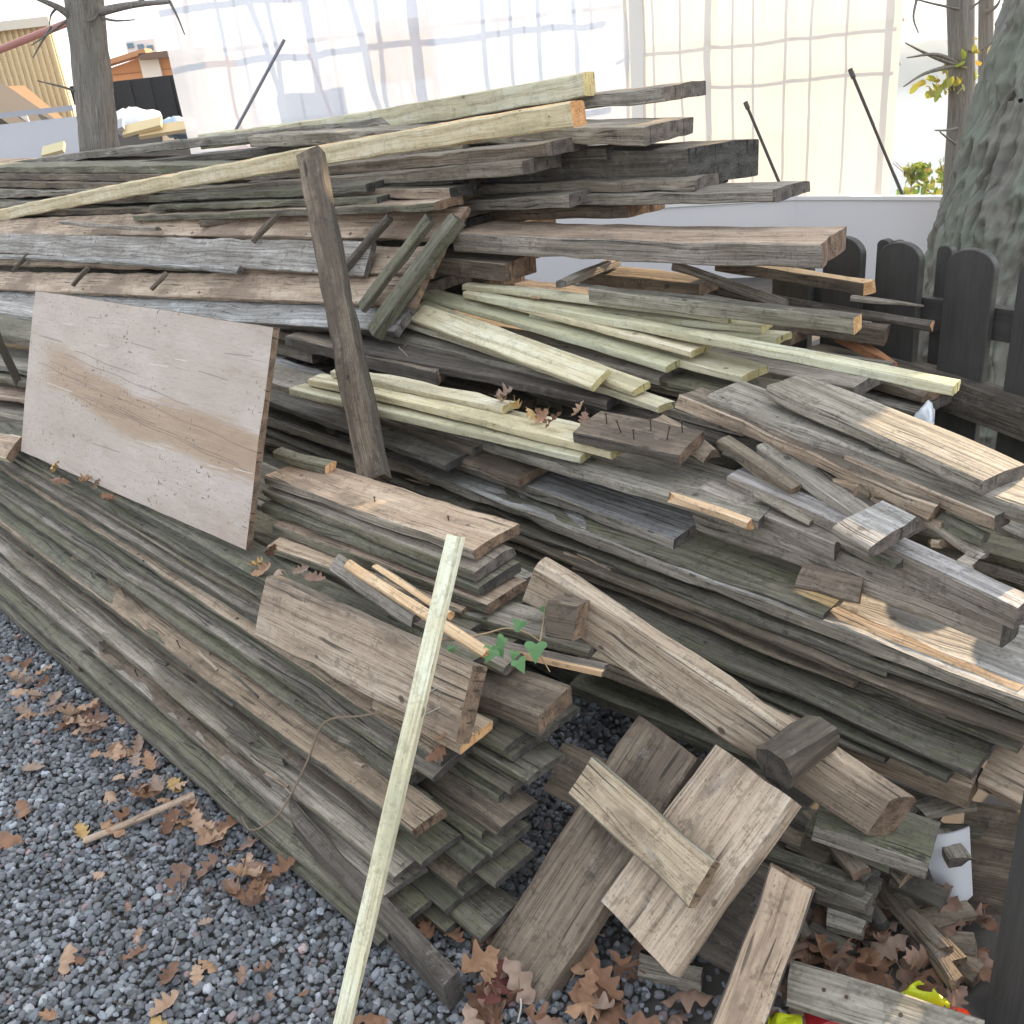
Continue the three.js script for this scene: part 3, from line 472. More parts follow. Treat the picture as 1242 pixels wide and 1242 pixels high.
{ // shrub by the barrier
  const t = new THREE.Group(), p = atZ(1132, 222, 6.6), m = plain(0x6a5c48, 0.9);
  for (let i = 0; i < 7; i++) part(t, limb([V(p.x + rr(-0.1, 0.1), 0, p.z), V(p.x + rr(-0.2, 0.2), 0.35, p.z), V(p.x + rr(-0.3, 0.3), 0.75, p.z + rr(-0.1, 0.1))], 0.006, 0.002, 5), m, 'stem');
  crown(t, 260, [[p.x, p.y - 0.08, p.z, 0.24, 0.1], [p.x + 0.14, p.y + 0.06, p.z, 0.12, 0.12], [p.x - 0.12, p.y + 0.08, p.z, 0.08, 0.07]], 0.55, [[0.3, 0.38, 0.07], [0.42, 0.42, 0.1], [0.2, 0.3, 0.06]], 8);
  thing(t, 'yellow_green_shrub', 'yellow green shrub growing beside the white barrier', 'shrub');
}
// ---- dark picket fence
{
  const fd = V(0.52, 0, 0.85).normalize(), fn = V(-fd.z, 0, fd.x), p0 = V(1.33, 0, -2.53), f = new THREE.Group();
  const st = noiseTex(256, 512, (u, v) => { const k = 0.7 + 0.6 * (fbm(u, v, 6, 90) - 0.4) + 0.25 * (vn(u * 60, v * 10, 60, 10, 91) - 0.5); return [0.068 * k, 0.066 * k, 0.062 * k]; });
  const dm = new THREE.MeshStandardMaterial({ map: st, roughness: 0.62 });
  const picket = (w, h, t) => { const s = new THREE.Shape(), r = w / 2; s.moveTo(-r, 0); s.lineTo(r, 0); s.lineTo(r, h - r * 0.72); s.absellipse(0, h - r * 0.72, r, r * 0.72, 0, Math.PI, false); s.lineTo(-r, 0); const g = new THREE.ExtrudeGeometry(s, { depth: t, bevelEnabled: true, bevelSize: 0.003, bevelThickness: 0.003, bevelSegments: 2, curveSegments: 14 }); const u = g.attributes.uv; for (let i = 0; i < u.count; i++) u.setXY(i, u.getX(i) * 3, u.getY(i) * 1); return g; };
  const pg = picket(0.135, 1.0, 0.02), ng = picket(0.04, 0.99, 0.02), ry = Math.atan2(fn.x, fn.z);
  const put = (g, along, off, tilt = 0) => { const m = part(f, g, dm, 'picket'); m.position.copy(p0).addScaledVector(fd, along).addScaledVector(fn, off); m.position.y = 0.03; m.rotation.y = ry; m.rotation.z = tilt; };
  for (let i = -3; i <= 7; i++) put(pg, i * 0.205 + rr(-0.006, 0.006), 0, rr(-0.012, 0.012));
  for (const a of [-0.315, -0.275, -0.115]) put(ng, a, -0.06);
  for (const h of [0.30, 0.83]) part(f, slab(p0.clone().addScaledVector(fd, -0.72).addScaledVector(fn, -0.03).setY(h), p0.clone().addScaledVector(fd, 1.6).addScaledVector(fn, -0.03).setY(h), 0.09, 0.035, fn), dm, 'rail');
  thing(f, 'picket_fence', 'dark stained picket fence with rounded tops beside the oak', 'fence');
  // loose dark rail that leans along the pickets
  const rail = new THREE.Mesh(boardGeo(1.1, 0.075, 0.1, { seed: 5, tint: [1, 1, 1], wear: 0.002 }), mats('dark')); const A = pt([1070, 421, 0.7]).addScaledVector(fn, 0.03);
  const B = p0.clone().addScaledVector(fd, 0.75).addScaledVector(fn, 0.10).setY(0.62), X = B.clone().sub(A).normalize(), Z = fn.clone().addScaledVector(X, -fn.dot(X)).normalize();
  rail.quaternion.setFromRotationMatrix(new THREE.Matrix4().makeBasis(X, Z.clone().cross(X), Z)); rail.position.copy(A).addScaledVector(Z, 0.03);
  thing(rail, 'dark_rail', 'heavy dark rail running along the face of the pickets', 'rail');
  const post = new THREE.Group(); const pp = atH(1206, 1242, 0.02); part(post, new THREE.BoxGeometry(0.1, 1.0, 0.1).translate(0, 0.5, 0), dm, 'shaft'); part(post, new THREE.BoxGeometry(0.106, 0.02, 0.106).translate(0, 1.01, 0), dm, 'cap'); post.position.set(pp.x + 0.06, 0, pp.z); post.rotation.y = 0.5;
  thing(post, 'fence_post', 'smooth dark stained post at the end of the heap near the coloured bags', 'post');
}

// ------------------------------------------------------------------ the timber heap
R = rng(1234);
const pick = (a) => a[Math.floor(R() * a.length)];
// ---- low stack beside the gravel: thin mossy boards, layer on layer
{
  const n = 24, grp = 'boards of the low stack beside the gravel';
  const kinds = ['moss', 'grey', 'moss', 'brown', 'grey', 'moss', 'tan', 'moss', 'grey', 'brown', 'moss', 'grey', 'moss', 'tan', 'brown', 'moss', 'grey', 'slime', 'grey', 'brown', 'moss', 'grey', 'moss', 'grey'];
  for (let i = 0; i < n; i++) {
    const h = 0.508 - i * 0.0209, out = -h * 0.62 + (h > 0.28 ? -0.012 : 0.004) + rr(-0.009, 0.009) + [0.012, -0.012, 0.006, -0.008][i % 4], end = 2.24 + rr(-0.09, 0.05) - (i < 3 ? 0.04 : 0);
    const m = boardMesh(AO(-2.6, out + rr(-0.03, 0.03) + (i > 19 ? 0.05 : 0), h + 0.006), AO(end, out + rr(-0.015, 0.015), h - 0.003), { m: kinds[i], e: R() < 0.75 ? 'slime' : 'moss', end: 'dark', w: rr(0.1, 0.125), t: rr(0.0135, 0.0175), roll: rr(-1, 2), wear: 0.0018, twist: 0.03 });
    if (i % 4 === 3) nails(m, [[0.72, 0.12, 0.026, '', 0.2], [0.83, 0.1, 0.024, '', -0.2]]);
    delete m.userData.dim; thing(m, 'mossy_board', `long thin ${LOOK[kinds[i]]} board, ${ORD[n - 1 - i]} up from the gravel in the low stack`, 'board', grp);
    const k2 = pick(['slime', 'moss', 'brown', 'moss']), b2 = boardMesh(AO(-2.4, out - 0.14, h), AO((i < 4 ? 2.16 : 2.36) + rr(-0.06, 0.05), out - 0.115 + rr(-0.02, 0.02), h - 0.003), { m: k2, end: 'dark', w: rr(0.1, 0.12), t: 0.0172 });
    delete b2.userData.dim; thing(b2, 'mossy_board', `${LOOK[k2]} board end, ${ORD[n - 1 - i]} up in the back row of the low stack`, 'board', 'back row of the low stack');
    if (i % 3 === 0) { const b3 = boardMesh(AO(-2.4, out - 0.27, h), AO(1.85 + rr(-0.15, 0.1), out - 0.27, h - 0.003), { m: 'moss', end: 'dark', w: 0.16, t: 0.05 }); delete b3.userData.dim; thing(b3, 'mossy_board', 'thick mossy board in the rear of the low stack', 'board', 'rear of the low stack'); }
  }
  // tan ones that show their faces
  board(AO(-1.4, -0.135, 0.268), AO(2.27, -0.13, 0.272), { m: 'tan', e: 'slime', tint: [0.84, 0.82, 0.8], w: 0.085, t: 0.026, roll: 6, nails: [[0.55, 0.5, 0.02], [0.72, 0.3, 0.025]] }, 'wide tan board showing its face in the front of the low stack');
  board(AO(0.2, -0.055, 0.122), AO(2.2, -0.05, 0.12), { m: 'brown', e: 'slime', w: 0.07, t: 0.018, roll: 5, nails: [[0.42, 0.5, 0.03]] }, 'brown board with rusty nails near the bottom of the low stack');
  board([300, 905, 's', 'A', 0.012], [342, 922, 's', 'A', 0.012], { m: 'moss', w: 0.05, t: 0.02 }, 'short green block wedged in the face of the low stack', null, 'wedge_block', 'block');
  // edge-standing dark plank in front
  board([340, 985, 's', 'A', 0.05], [538, 1196, 0.1], { m: 'dark', w: 0.04, t: 0.115, roll: 6, skew0: 0.03 }, 'dark plank with pointed end leaning against the foot of the low stack');
}
// ---- short stack on top of the low one
{
  const rows = [[320, 578, 577, 668, 0.62, 'tan', 0.15], [316, 594, 575, 694, 0.585, 'grey', 0.14], [316, 612, 581, 714, 0.55, 'moss', 0.14], [330, 636, 592, 736, 0.515, 'tan', 0.14]];
  rows.forEach(([x0, y0, x1, y1, h, m, w], i) => board([x0, y0, h + 0.06], [x1, y1, h + 0.04], { m, e: i ? 'moss' : 'grey', w, t: 0.026, nails: i ? null : [[0.5, 0.35, 0.012], [0.8, 0.5, 0.01]] }, ['tan board with dark scars topping the short stack right of the plywood', 'grey board second from the top of the short stack', 'mossy board third from the top of the short stack', 'tan board lowest of the short stack right of the plywood'][i]));
  for (let i = 0; i < 4; i++) board(AO(0.2, -0.56 - 0.02 * i, 0.50 - 0.028 * i), AO(1.95 + rr(-0.15, 0.1), -0.56 - 0.01 * i, 0.485 - 0.028 * i), { m: pick(['grey', 'moss', 'brown']), w: 0.2, t: 0.025 }, 'weathered board under the short stack', 'boards under the short stack');
  board([330, 548, 0.72], [395, 566, 0.7], { m: 'moss', w: 0.04, t: 0.025, end: 'fresh' }, 'short mossy stick poking out beside the dark leaning post', null, 'mossy_stick', 'stick');
  board([322, 662, 0.545], [560, 742, 0.53], { m: 'tan', e: 'moss', w: 0.1, t: 0.022 }, 'tan board lying under broken splinters right of the plywood');
}
// ---- middle stack: long boards stepping to the right
{
  const grp = 'boards of the big middle stack';
  // x0, y0, x1, y1 of the top front edge, height left, height right, kind, edge kind, width, thickness
  const rows = [
    [345, 428, 778, 590, 0.70, 0.66, 'blue', 'grey', 0.16, 0.03],
    [345, 470, 572, 545, 0.66, 0.65, 'grey', 'brown', 0.15, 0.028],
    [345, 496, 540, 562, 0.63, 0.63, 'dark', 'dark', 0.14, 0.026],
    [345, 512, 628, 580, 0.615, 0.62, 'brown', 'brown', 0.14, 0.03],
    [345, 500, 816, 655, 0.60, 0.565, 'blue', 'grey', 0.2, 0.032],
    [345, 520, 1000, 745, 0.565, 0.535, 'moss', 'slime', 0.2, 0.03],
    [345, 534, 1260, 856, 0.53, 0.51, 'blue', 'grey', 0.24, 0.034],
    [345, 548, 1260, 876, 0.50, 0.475, 'moss', 'slime', 0.2, 0.026],
    [345, 558, 1260, 902, 0.475, 0.447, 'brown', 'brown', 0.2, 0.03],
    [345, 570, 1056, 826, 0.447, 0.425, 'grey', 'grey', 0.2, 0.026],
    [345, 582, 1236, 908, 0.42, 0.395, 'moss', 'slime', 0.2, 0.028],
    [345, 592, 1180, 938, 0.39, 0.365, 'slime', 'slime', 0.24, 0.03],
    [420, 640, 1150, 945, 0.355, 0.33, 'slime', 'slime', 0.2, 0.028],
  ];
  rows.forEach(([x0, y0, x1, y1, h0, h1, m, e, w, t], i) => {
    const B = pt([x1, y1, h1]);
    // keep every board parallel to the heap: start on the same front plane as its visible end
    const outB = B.clone().sub(P0).dot(N), alB = B.clone().sub(P0).dot(D), A = AO(-0.6 + 0.05 * (i % 3), outB - 0.04, h1 + 0.035);
    const L = B.distanceTo(A);
    const lbl = i === 6 ? 'wide bluish grey board with a pale split front edge in the middle stack' : i === 4 ? 'bluish grey board lying over the mossy ones in the middle stack' : i === 11 ? 'wide dark green board at the bottom right of the middle stack' : `long ${LOOK[m]} board, ${ORD[12 - i]} from the bottom of the big middle stack`;
    const thin = i >= 5 && i !== 6, g2 = [4, 6, 11].includes(i) ? null : grp;
    board(A, B, { m, e, w, t: thin ? t * 0.5 : t * 0.9, wear: 0.0022, twist: 0.02 }, lbl, g2);
    if (thin) { const e2 = pick(['slime', 'brown', 'grey', 'slime']), s = rr(-0.035, 0.012), dn = V(0, -t * 0.56, 0); board(A.clone().addScaledVector(N, s).add(dn), B.clone().addScaledVector(N, s + rr(-0.01, 0.01)).addScaledVector(D, -rr(0, 0.3)).add(dn), { m: e2, w, t: t * 0.36, wear: 0.0022, twist: 0.02 }, `thin ${LOOK[e2]} board just under the ${ORD[12 - i]} from the bottom of the middle stack`, grp); }
    if (i !== 12) { const f = boardMesh(AO(-1.6, outB - 0.5, h1 + 0.04), AO(alB - rr(0.05, 0.3), outB - 0.49, h1), { m: pick(['grey', 'moss', 'brown']), w: 0.24, t: 0.03 }); delete f.userData.dim; thing(f, 'weathered_board', 'weathered board in the back row of the middle stack', 'board', 'back row of the middle stack'); }
  });
  for (let k = 0; k < 6; k++) for (let c = 0; c < 2; c++) { const h = 0.31 - k * 0.05, f = boardMesh(AO(-2.5, -0.92 - c * 0.28 + rr(-0.03, 0.03), h), AO(2.0 + rr(-0.15, 0.25) + c * 0.25, -0.92 - c * 0.28, h), { m: pick(['grey', 'moss', 'brown']), w: 0.24, t: 0.042 }); delete f.userData.dim; thing(f, 'weathered_board', 'weathered board low down underneath the big middle stack', 'board', 'boards underneath the big middle stack'); }
  // split pale edge on the blue board
  board([990, 735, 0.535], [1236, 838, 0.515], { m: 'tan', e: 'fresh', w: 0.03, t: 0.024, br0: 0.12, wear: 0.003 }, 'pale splinter running along the edge of the bluish grey board', null, 'splinter', 'splinter');
  board([955, 868, 0.32], [1180, 955, 0.30], { m: 'tan', w: 0.07, t: 0.06 }, 'rough brown beam with sun flecks under the middle stack', null, 'rough_beam', 'beam');
  board([700, 790, 0.3], [955, 880, 0.3], { m: 'tan', w: 0.07, t: 0.05 }, 'brown beam in the dark under the middle stack', null, 'rough_beam', 'beam');
  board([1182, 945, 0.3], [1290, 1000, 0.29], { m: 'tan', w: 0.14, t: 0.04, roll: 25 }, 'brown board end sticking out right of the sun flecked beam');
  board([690, 830, 0.2], [1130, 1010, 0.17], { m: 'moss', w: 0.1, t: 0.035 }, 'mossy board low behind the leaning beam');
}
// ---- upper left: slatted panel and its long boards
{
  const S = (x, y, l = 0) => [x, y, 's', 'U', l];
  board(S(-60, 303), S(440, 335), { m: 'blue', e: 'grey', tint: [0.92, 0.9, 0.85], w: 0.13, t: 0.022, roll: 55, nails: [[0.5, 0.7, 0.004], [0.72, 0.4, 0.004]] }, 'long pale grey board laid above the slatted panel');
  // the wide face of that board hangs below its edge
  board(S(-60, 309, 0.03), S(286, 325, 0.03), { m: 'blue', w: 0.035, t: 0.03, ch: 0.012, end: 'grey' }, 'slim grey rounded batten on the slatted panel', null, 'rounded_batten', 'batten');
  const p = new THREE.Group();
  const bm = (a, b, o, nm) => { const m = boardMesh(pt(a), pt(b), o); m.name = nm; delete m.userData.dim; p.add(m); return m; };
  bm(S(-60, 288, -0.08), S(545, 290, -0.06), { m: 'tan', w: 0.14, t: 0.022, roll: 40 }, 'board');
  bm(S(-60, 320, -0.04), S(520, 334, -0.04), { m: 'tan', w: 0.12, t: 0.022, roll: 42 }, 'board');
  bm(S(-60, 348, -0.02), S(500, 370, -0.02), { m: 'tan', w: 0.13, t: 0.022, roll: 42 }, 'board');
  bm(S(-60, 368, 0.0), S(478, 402, 0.0), { m: 'blue', e: 'dark', w: 0.13, t: 0.03, roll: 30 }, 'board');
  const cross = (x0, y0, x1, y1, lift, m, w, t, l2) => bm(S(x0, y0, lift), S(x1, y1, l2 ?? lift), { m, w, t, n: V(N.x, 0.9, N.z), c: 1 }, 'cross_batten');
  cross(448, 402, 550, 260, 0.035, 'moss', 0.06, 0.045);
  cross(436, 372, 518, 262, 0.03, 'moss', 0.05, 0.03);
  cross(408, 330, 470, 262, 0.03, 'dark', 0.03, 0.03);
  for (const [x, y] of [[22, 318], [95, 334], [190, 340], [312, 282], [325, 268]]) cross(x - 8, y + 10, x + 10, y - 10, 0.03, 'brown', 0.022, 0.02);
  thing(p, 'slatted_panel', 'old slatted panel of tan boards with mossy cross battens', 'panel');
  board(S(345, 408, 0.02), S(516, 449, 0.02), { m: 'brown', e: 'dark', w: 0.19, t: 0.045, skew1: -0.05, nails: [[0.82, 0.3, 0.05, '', 0.6], [0.7, 0.5, 0.03, '', -0.7]], nailMat: nailBright }, 'dark plank with bright nails just below the slatted panel');
  board(S(70, 268, 0.03), S(190, 276, 0.03), { m: 'grey', w: 0.03, t: 0.02, br1: 0.06 }, 'short splintered grey stick under the new yellow plank', null, 'splintered_stick', 'stick');
  board(S(240, 268, -0.02), S(360, 250, -0.1), { m: 'brown', w: 0.05, t: 0.03 }, 'brown offcut under the upper boards left of the dark post', null, 'offcut', 'offcut');
  // bits at the left edge
  board([-40, 372, 0.8], [40, 384, 0.78], { m: 'blue', w: 0.16, t: 0.03 }, 'pale board end left of the plywood sheet');
  board([-40, 418, 0.7], [38, 430, 0.68], { m: 'fresh', w: 0.08, t: 0.03, br1: 0.05 }, 'broken fresh board end left of the plywood sheet');
  for (const [y, m] of [[400, 'moss'], [440, 'grey'], [455, 'moss'], [475, 'tan'], [500, 'grey']]) board([-60, y - 6, 0.86 - (y - 380) * 0.0026], [60, y + 14, 0.84 - (y - 380) * 0.0026], { m, w: 0.2, t: 0.025 }, 'board end stacked left of the plywood sheet', 'board ends left of the plywood');
  { const m = boardMesh(atH(24, 470, 0.62), atH(-14, 385, 0.95), { m: 'dark', w: 0.03, t: 0.02, n: V(0.3, 0.3, 1), c: 1 }); thing(m, 'dark_stick', 'dark stick leaning left of the plywood sheet', 'stick'); }
  board([-40, 545, 0.5], [7, 556, 0.5], { m: 'tan', e: 'pale', w: 0.1, t: 0.03, roll: 35 }, 'fresh sawn board end at the lower left corner of the plywood');
}
// ---- top of the heap
{
  const o = (x, y, out) => [x, y, 'o', out];
  const T = (x0, y0, x1, y1, out, op, lab, grp, out1) => board(o(x0, y0, out), o(x1, y1, out1 ?? out), { wear: 0.0018, ...op }, lab, grp);
  // left long boards under the top
  T(-60, 206, 806, 105, -1.95, { m: 'grey', w: 0.22, t: 0.045, end: 'grey' }, 'long thick weathered plank crowning the heap');
  T(-60, 221, 640, 143, -1.82, { m: 'dark', w: 0.22, t: 0.04 }, 'long dark plank second from the top at the left');
  T(-60, 232, 560, 175, -1.72, { m: 'grey', w: 0.2, t: 0.04 }, 'long grey plank third from the top at the left');
  T(240, 163, 706, 88, -2.02, { m: 'pale', w: 0.06, t: 0.075, end: 'pale' }, 'pale green new joist lying highest on the heap', null, -1.9);
  const np = T(-60, 268, 692, 123, -1.42, { m: 'fresh', e: 'pale', tint: [1.06, 0.99, 0.88], w: 0.06, t: 0.07, ch: 0.006, bow: 0.02, end: 'fresh' }, 'long new yellow plank slanting across the top of the heap', null, -1.52);
  // right-hand ends, lower layers
  T(300, 166, 783, 154, -1.75, { m: 'grey', w: 0.24, t: 0.05 }, 'thick grey plank end under the crowning plank');
  T(200, 212, 660, 173, -1.62, { m: 'grey', w: 0.2, t: 0.042 }, 'grey plank end below the new yellow plank, upper of two');
  T(150, 234, 633, 195, -1.56, { m: 'grey', w: 0.18, t: 0.042 }, 'grey plank end below the new yellow plank, lower of two');
  T(400, 196, 735, 180, -1.78, { m: 'dark', w: 0.12, t: 0.035 }, 'short dark speckled plank end between upper boards');
  T(560, 186, 853, 179, -1.8, { m: 'dark', w: 0.2, t: 0.11, skew1: 0.06 }, 'dark deep beam end with slanted cut near the top', null);
  T(540, 226, 842, 217, -1.76, { m: 'grey', w: 0.18, t: 0.035 }, 'grey plank end under the dark slanted beam');
  T(520, 238, 937, 231, -1.74, { m: 'grey', w: 0.2, t: 0.034 }, 'grey plank end reaching farthest right among the upper boards');
  T(540, 245, 690, 236, -1.66, { m: 'grey', w: 0.2, t: 0.04 }, 'weathered board tucked in the hollow below the upper boards', 'boards in the upper hollow');
  T(540, 258, 760, 250, -1.8, { m: 'brown', w: 0.2, t: 0.04 }, 'weathered board tucked in the hollow below the upper boards', 'boards in the upper hollow');
  T(180, 236, 443, 223, -1.48, { m: 'moss', w: 0.13, t: 0.03 }, 'mossy board end just right of the dark post, upper one');
  T(180, 250, 456, 239, -1.46, { m: 'moss', w: 0.13, t: 0.026 }, 'mossy board end just right of the dark post, lower one');
  T(300, 236, 545, 229, -1.52, { m: 'moss', e: 'tan', w: 0.13, t: 0.035 }, 'board end with square pale tip under the upper planks');
  T(300, 220, 548, 210, -1.58, { m: 'dark', w: 0.14, t: 0.034 }, 'dark board end with square tip under the upper planks');
  T(160, 262, 526, 245, -1.44, { m: 'tan', e: 'moss', w: 0.13, t: 0.028 }, 'tan board end lowest of the upper layer beside the post');
  for (let i = 0; i < 4; i++) T(-60, 240 + i * 9, 330 + 20 * i, 224 + i * 9, -1.6 + i * 0.04, { m: pick(['grey', 'moss', 'brown']), w: 0.2, t: 0.03 }, 'weathered board lying under the new yellow plank', 'boards under the new yellow plank');
  // fill behind: the heap is solid
  for (let i = 0; i < 12; i++) { const h = 0.78 + i * 0.05; for (let j = 0; j < 2; j++) { const f = boardMesh(AO(-5.5, -1.45 - j * 0.28 - i * 0.02, h), AO(0.9 + rr(-0.15, 0.1) - Math.max(0, 6 - i) * 0.03, -1.45 - j * 0.28 - i * 0.02, h - 0.01), { m: pick(['grey', 'moss', 'brown']), w: 0.25, t: 0.04 }); delete f.userData.dim; thing(f, 'weathered_board', 'weathered board inside the upper heap', 'board', 'boards inside the upper heap'); } }
  for (let i = 0; i < 9; i++) { const h = 0.42 + i * 0.045, f = boardMesh(AO(-5.5, -0.95 - i * 0.05, h), AO(0.3 + rr(-0.15, 0.1), -0.95 - i * 0.05, h - 0.01), { m: pick(['grey', 'moss', 'brown']), w: 0.3, t: 0.038 }); delete f.userData.dim; thing(f, 'weathered_board', 'weathered board inside the heap behind the plywood', 'board', 'boards inside the heap behind the plywood'); }
  // sunlit thick plank on the right
  board(o(548, 282, -1.5), o(990, 296, -1.6), { m: 'tan', e: 'grey', w: 0.24, t: 0.062, skew1: -0.02, br1: 0.015, end: 'tan' }, 'thick wide tan plank jutting out right below the upper boards');
  board(o(430, 306, -1.5), o(612, 320, -1.5), { m: 'brown', w: 0.15, t: 0.06 }, 'squared brown beam end under the thick tan plank', null, 'squared_beam', 'beam');
  board([680, 340, 1.0], [745, 313, 1.0], { m: 'grey', w: 0.045, t: 0.025, n: V(-0.1, 1, 0.1), c: 1 }, 'small grey offcut under the thick tan plank', null, 'offcut', 'offcut');
}
// ---- pale new boards fanned out in the middle
{
  const E = (x, y, l = 0) => [x, y, 's', 'E', l], nm = 'pale_batten';
  const F = (x0, y0, l0, x1, y1, l1, op, lab, g) => board(E(x0, y0, l0), E(x1, y1, l1), { m: 'pale', w: 0.07, t: 0.02, wear: 0.001, twist: 0.03, erode: 0.4, tint: pick([[1, 1, 1], [0.92, 0.96, 0.92], [0.97, 0.94, 0.88], [0.86, 0.9, 0.86], [1.02, 1, 0.92]]), ...op }, lab, g, nm, 'batten');
  F(497, 386, 0.06, 716, 470, 0.1, { w: 0.075, roll: 28 }, 'pale new board lying foremost in the fan, broad face lit');
  F(500, 372, 0.02, 768, 474, 0.04, { w: 0.06, roll: 10 }, 'pale grey green board just behind the foremost of the fan');
  F(480, 388, -0.02, 800, 494, -0.02, { w: 0.06 }, 'pale thin board sticking out beneath the foremost of the fan');
  F(505, 357, 0.0, 807, 444, 0.0, { w: 0.09 }, 'pale board in the middle of the fan with a square end');
  F(560, 354, 0.02, 838, 426, 0.02, { w: 0.085 }, 'pale board higher in the fan ending beside the middle one');
  F(600, 372, -0.05, 900, 456, -0.05, { w: 0.11, t: 0.022 }, 'wide pale green board end at the right of the fan');
  F(577, 358, 0.06, 1156, 468, 0.06, { w: 0.045, t: 0.024 }, 'longest pale batten of the fan pointing at the picket fence');
  F(560, 345, 0.04, 884, 384, 0.04, { w: 0.05 }, 'narrow pale batten along the upper edge of the fan');
  F(640, 366, 0, 922, 396, 0, { w: 0.07 }, 'short pale board end below the dark edged plank, upper one');
  F(640, 380, -0.03, 944, 410, -0.03, { w: 0.07 }, 'short pale board end below the dark edged plank, lower one');
  F(712, 350, 0.16, 1036, 386, 0.16, { m: 'dark', e: 'grey', w: 0.05, t: 0.04, end: 'fresh' }, 'dark edged plank with a bright top above the fan');
  // lower pale boards
  board([350, 472, 0.74], [703, 553, 0.715], { m: 'pale', w: 0.07, t: 0.022, erode: 0.4, tint: pick([[1, 1, 1], [0.9, 0.95, 0.9], [0.97, 0.94, 0.88]]) }, 'pale board lying front left below the fan', null, nm, 'batten');
  board([372, 460, 0.765], [742, 549, 0.735], { m: 'pale', w: 0.07, t: 0.022, erode: 0.4, tint: pick([[1, 1, 1], [0.9, 0.95, 0.9], [0.97, 0.94, 0.88]]) }, 'pale board second of the lower three beside the dark post', null, nm, 'batten');
  board([400, 450, 0.79], [610, 494, 0.775], { m: 'pale', w: 0.06, t: 0.022 }, 'short pale board of the lower three, ending in dry leaves', null, nm, 'batten');
  board([480, 472, 0.76], [708, 527, 0.74], { m: 'pale', w: 0.06, t: 0.02 }, 'pale board running under the nailed brown panel', null, nm, 'batten');
  // dark boards between the two sets of pale ones
  let dn = 0; const dg = 'dark boards between the pale ones';
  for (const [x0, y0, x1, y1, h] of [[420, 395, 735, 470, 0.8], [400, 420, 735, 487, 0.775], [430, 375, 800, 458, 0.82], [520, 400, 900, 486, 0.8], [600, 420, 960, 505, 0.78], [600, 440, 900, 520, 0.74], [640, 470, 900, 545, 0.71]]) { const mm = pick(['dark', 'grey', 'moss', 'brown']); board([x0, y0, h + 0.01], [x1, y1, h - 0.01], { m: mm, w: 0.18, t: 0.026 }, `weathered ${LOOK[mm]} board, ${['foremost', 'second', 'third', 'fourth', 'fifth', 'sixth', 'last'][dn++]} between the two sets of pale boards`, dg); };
  const pn = facing([[702, 526], [822, 552], [856, 521], [722, 495]], atH(760, 530, 0.775), V(-0.05, 1, 0.1), { m: 'brown', e: 'dark', t: 0.03 });
  nails(pn, [[0.2, 0.5, 0.03], [0.4, 0.3, 0.035, '', 0.2], [0.6, 0.6, 0.03], [0.55, 0.2, 0.025], [0.8, 0.4, 0.035, '', -0.2], [0.85, 0.75, 0.03]]); delete pn.userData.dim; thing(pn, 'nail_studded_board', 'short brown panel studded with upright nails', 'panel');
}
